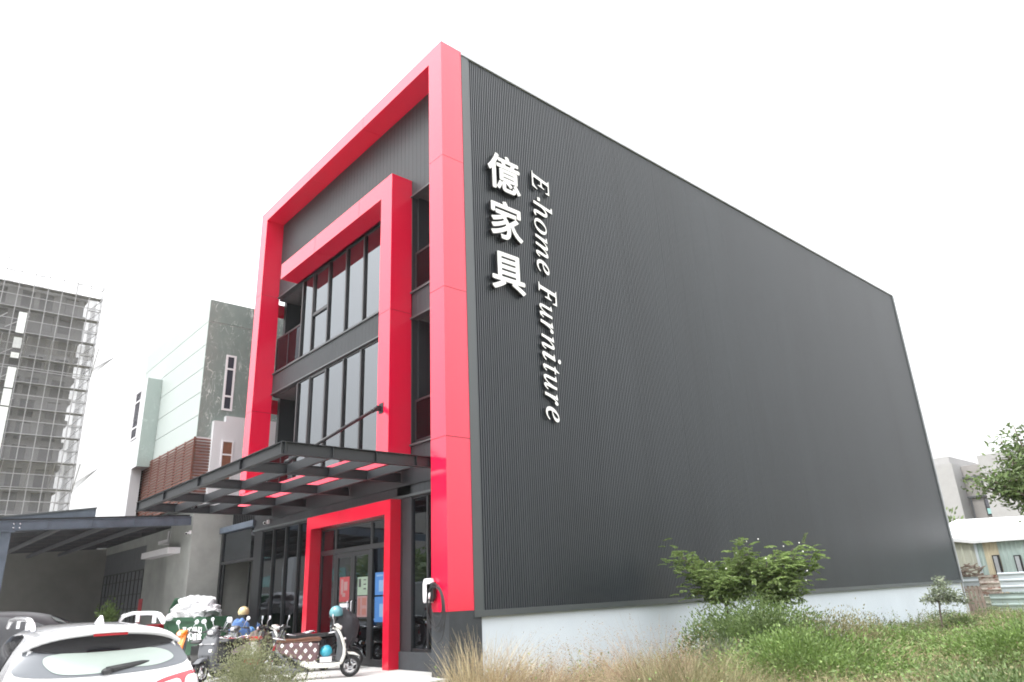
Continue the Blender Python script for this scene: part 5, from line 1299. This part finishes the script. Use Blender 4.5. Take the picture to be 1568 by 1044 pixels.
for px, py, y in targets:
    q = wd(px, py, y); src = fork if px < 1160 else fork2; pts = limb(mb, src, q, .018, .005, .10)
    nl = 40
    for j in range(nl):
        t = random.uniform(.45, 1.05); i = min(int(t * 6), 6); p = pts[i] + Vector((random.gauss(0, .12), random.gauss(0, .18), random.gauss(0, .10)))
        dd = Vector((random.gauss(0, 1), random.gauss(0, 1), random.gauss(.15, .45))) + (q - src).normalized() * .6
        pinnate(p, dd, random.uniform(.18, .34), 12, parts)
mb.build('trunk', M['bark'], ft); V, Q, MI = join(parts); npmesh('crown', V, Q, [M['acac']], ft)
mb = MB()
for i in range(34):
    px, py, y = random.choice(targets); p = wd(px + random.uniform(-14, 14), py + random.uniform(-10, 4), y - .25); mb.ell(p, (.018, .018, .018), 6)
mb.build('blossom', M['flower'], ft)

def shrub(name, label, px, r, h, wdt, n, lsz, m_, cat='shrub', up=.4, kk=16, stems=7, lw=.5, z0=None, dep=None):
    g = gp(px, r); z = g[2] if z0 is None else z0; t = thing(name, label, cat, (g[0], g[1], z)); mb = MB()
    for i in range(stems):
        a = random.uniform(0, 2 * PI); rr = random.uniform(.3, .8) * wdt / 2
        limb(mb, (g[0] + rr * .15 * math.cos(a), g[1] + rr * .15 * math.sin(a), z), (g[0] + rr * math.cos(a), g[1] + rr * math.sin(a), z + h * random.uniform(.5, .9)), .012, .004, .1)
    mb.build('stem', M['stem'], t)
    V, Q, _ = bushcloud((g[0], g[1], z + h * .48), (wdt / 2, (dep or wdt) / 2, h * .52), n, lsz, 0, up, kk, lw); V[:, 2] = np.maximum(V[:, 2], z)
    npmesh('foliage', V, Q, [m_], t); return t
shrub('leafy_shrub', 'large leafy green shrub beneath the feathery tree', 1165, 17.0, 1.5, 2.5, 12000, .070, M['leafB'], kk=30)
shrub('leafy_shrub', 'bright green low shrub in front of the large one under the tree', 1225, 14.5, 1.05, 3.0, 9000, .07, M['leafA'], kk=30)
shrub('leafy_shrub', 'dull olive brown straggling shrub sloping down right of the feathery tree', 1262, 17.5, 1.35, 2.3, 6500, .05, M['leafC'], kk=26)
shrub('leafy_shrub', 'dark slender twiggy shrub left of the feathery tree trunk', 1068, 16.2, 1.15, .8, 700, .07, M['leafB'], kk=9)
shrub('leafy_shrub', 'grey green shrub with narrow leaves beside the twiggy shrub', 1095, 15.8, .95, .9, 1500, .09, M['leafD'], kk=12, lw=.25)
shrub('leafy_shrub', 'small round green shrub by the white wall in the middle distance', 1345, 21.5, .72, 1.9, 5000, .06, M['leafA'], kk=20)
shrub('leafy_shrub', 'soft grey green mound of weed in the middle of the field', 1370, 15.5, .62, 2.3, 6000, .05, M['leafB'], kk=24, lw=.25)
shrub('leafy_shrub', 'sparse twiggy weed against the pale wall right of the tree', 1320, 23.5, 1.15, 1.7, 700, .06, M['leafD'], kk=12)
shrub('leafy_shrub', 'dense green weed bank at the right edge of the photo', 1560, 17.0, 1.0, 3.4, 9000, .07, M['leafA'], kk=34)
shrub('leafy_shrub', 'green weed bank at the lower right corner', 1530, 11.0, .80, 2.6, 8000, .055, M['leafB'], kk=30)
shrub('leafy_shrub', 'low green weed patch right of the bright shrub', 1450, 13.0, .55, 2.8, 6000, .055, M['leafC'], kk=26)
shrub('leafy_shrub', 'tiny green tuft at the foot of the pale wall near the small tree', 1415, 27.0, .55, 1.1, 900, .07, M['leafA'], kk=8)
shrub('leafy_shrub', 'tiny green tuft at the wall right of the small tree', 1470, 29.0, .60, 1.2, 900, .07, M['leafB'], kk=8)
shrub('leafy_shrub', 'small dark sprig at the bottom of the pale wall left of the middle', 878, 13.0, .42, .5, 200, .07, M['leafB'], kk=5)
shrub('flowering_bush', 'dusty green bush with tiny pale flowers in front of the scooters', 400, 12.0, 1.44, 1.40, 20000, .030, M['leafE'], 'bush', kk=40, z0=-.45)
shrub('flowering_bush', 'low dusty green bush at the bottom edge behind the white car', 436, 11.6, .92, 1.1, 6000, .030, M['leafE'], 'bush', kk=20, z0=-.45)
shrub('garage_plant', 'bushy green plant standing before the garage door', 164, 30.0, 1.9, .62, 1500, .11, M['leafA'], 'plant', kk=12, z0=0)

# young tree with windblown leaves near the far end of the wall
def leafy_tree(name, label, base, forks, targets, n, lsz, m_, r0, spread, cat='tree', drift=(0, 0, 0)):
    t = thing(name, label, cat, base); mb = MB(); C_, D_ = [], []
    prev = Vector(base); 
    for f in forks: limb(mb, prev, f, r0, r0 * .75, .03); prev = Vector(f); r0 *= .75
    for q in targets:
        q = Vector(q); pts = limb(mb, prev if len(q) and True else prev, q, r0 * .6, r0 * .12, .12, 8)
        for j in range(n):
            i = min(int(random.triangular(2, 8.99, 7)), 8); p = pts[i] + Vector((random.gauss(0, spread), random.gauss(0, spread), random.gauss(0, spread * .6)))
            C_.append(tuple(p)); D_.append((random.gauss(drift[0], .6), random.gauss(drift[1], .6), random.gauss(drift[2], .5)))
        for j in range(7):
            i = random.randint(3, 7); e = pts[i] + Vector((random.gauss(0, spread), random.gauss(0, spread), random.gauss(0, spread))) * 1.3; mb.tube([pts[i], e], [r0 * .16, r0 * .05], 5)
    mb.build('trunk', M['bark'], t); n_ = len(C_)
    V, Q = leaves(np.array(C_), np.array(D_), uni(n_, .6, 1.3) * lsz, uni(n_, .6, 1.2) * lsz * .45, .2); npmesh('crown', V, Q, [m_], t); return t
w27 = lambda px, py, y=27.0: at(px, py, y=y)
b = w27(1442, 955); tb2 = (b.x, b.y, fz(b.x, b.y))
leafy_tree('young_tree', 'slender young tree with windblown pale leaves near the far end of the white wall', tb2, [w27(1438, 922)],
           [w27(1436, 882), w27(1440, 893), w27(1450, 898, 26.6), w27(1462, 905), w27(1474, 912), w27(1482, 918, 27.3), w27(1425, 910), w27(1447, 915, 26.7), w27(1466, 918), w27(1430, 902, 27.4), w27(1416, 918)], 75, .13, M['leafD'], .035, .11, drift=(.6, 0, -.1))
# big tree at the right edge
w25 = lambda px, py, y=24.0: at(px, py, y=y)
broot = w25(1690, 935); 
leafy_tree('broadleaf_tree', 'broadleaf tree reaching in from the right edge above the shed', (broot.x, broot.y, -.3), [w25(1675, 860), w25(1650, 800)],
           [w25(1488, 742), w25(1500, 728, 23.5), w25(1512, 722), w25(1530, 728, 24.5), w25(1545, 715), w25(1540, 695, 23.6), w25(1532, 675), w25(1548, 665, 24.4), w25(1560, 690), w25(1563, 722, 23.5), w25(1556, 740), w25(1575, 700, 24), w25(1590, 670, 25), w25(1600, 720, 24.5), w25(1580, 650, 24), w25(1552, 652), w25(1520, 738, 24.4), w25(1538, 742),
            w25(1620, 690), w25(1640, 650), w25(1660, 700, 25), w25(1680, 660, 23), w25(1720, 690), w25(1585, 740), w25(1568, 780), w25(1610, 760)], 230, .16, M['leafB'], .16, .19, drift=(-.3, 0, -.1))
b = at(1470, 812, y=60.0); shrub('roof_plant', 'dark leafy treetop showing above the white shed roof', 1474, 62.0, 6.2, 2.6, 1700, .35, M['leafB'], 'tree', kk=14, z0=-.3)
# trees across the street, mirrored in the glass
for x, y, h_, lb in ((-62, -20, 6.5, 'dark round tree mirrored in the narrow shop window'), (-54, -22, 5.6, 'low dark tree mirrored beside the round one')):
    t = thing('street_tree', lb, 'tree', (x, y, 0)); mb = MB(); limb(mb, (x, y, -.5), (x, y, h_ * .5), .2, .14); mb.build('trunk', M['bark'], t)
    V, Q, _ = bushcloud((x, y, h_ * .6), (4, 3, h_ * .42), 2500, .6, 0, kk if False else .3, 20); npmesh('crown', V, Q, [M['leafB']], t)

# ================================================================== LIGHT, SKY, AIR
world = bpy.data.worlds.new('World'); scene.world = world; world.use_nodes = True
nt = world.node_tree; bg = nt.nodes['Background']
EL, AZ = math.radians(58), math.radians(262)          # hazy sun, from the street side
sky = nt.nodes.new('ShaderNodeTexSky'); sky.sky_type = 'NISHITA'; sky.sun_disc = False; sky.sun_elevation = EL; sky.sun_rotation = math.radians(90) - AZ
sky.air_density = 1.0; sky.dust_density = 6.0; sky.ozone_density = 1.0
hs = nt.nodes.new('ShaderNodeHueSaturation'); hs.inputs['Saturation'].default_value = .10; nt.links.new(sky.outputs[0], hs.inputs['Color'])
mx = nt.nodes.new('ShaderNodeMix'); mx.data_type = 'RGBA'; mx.inputs['Factor'].default_value = .75; mx.inputs['B'].default_value = (SKYW * .985, SKYW * .995, SKYW * 1.01, 1)
nt.links.new(hs.outputs[0], mx.inputs['A']); tc = nt.nodes.new('ShaderNodeTexCoord'); sx = nt.nodes.new('ShaderNodeSeparateXYZ'); nt.links.new(tc.outputs['Generated'], sx.inputs[0])
gr = nt.nodes.new('ShaderNodeMapRange'); gr.inputs['From Min'].default_value = 0; gr.inputs['From Max'].default_value = 1; gr.inputs['To Min'].default_value = .44; gr.inputs['To Max'].default_value = 1.65
nt.links.new(sx.outputs['Z'], gr.inputs['Value'])                      # an overcast sky is brightest overhead
vm = nt.nodes.new('ShaderNodeVectorMath'); vm.operation = 'SCALE'; nt.links.new(mx.outputs['Result'], vm.inputs[0]); nt.links.new(gr.outputs[0], vm.inputs['Scale'])
nt.links.new(vm.outputs[0], bg.inputs['Color']); bg.inputs['Strength'].default_value = .10
sd = bpy.data.lights.new('sun', 'SUN'); sd.energy = 1.1; sd.angle = math.radians(14); sd.color = (1, .985, .96)
so = bpy.data.objects.new('sun', sd); col.objects.link(so)
dv = Vector((math.cos(EL) * math.cos(AZ), math.cos(EL) * math.sin(AZ), math.sin(EL))); so.rotation_euler = dv.to_track_quat('Z', 'Y').to_euler(); so.location = dv * 60
if HAZE:
    hz_ = MB().box(-150, 30, -45, 95, -1.7, 60); m, nt, b = _new('haze air'); nt.nodes.remove(b)
    pv = nt.nodes.new('ShaderNodeVolumePrincipled'); pv.inputs['Density'].default_value = HAZE; pv.inputs['Color'].default_value = (.95, .97, 1, 1); pv.inputs['Anisotropy'].default_value = .2
    nt.links.new(pv.outputs[0], nt.nodes['Material Output'].inputs['Volume'])
    tag(hz_.build('haze', m), kind='stuff')
scene.view_settings.view_transform = 'Standard'; scene.view_settings.look = 'None'; scene.view_settings.exposure = EXPO; scene.view_settings.gamma = 1.0
scene.cycles.max_bounces = 6; scene.cycles.transparent_max_bounces = 12; scene.cycles.volume_bounces = 1; scene.cycles.use_denoising = True; scene.cycles.filter_width = 1.8
scene.cycles.caustics_reflective = False; scene.cycles.caustics_refractive = False
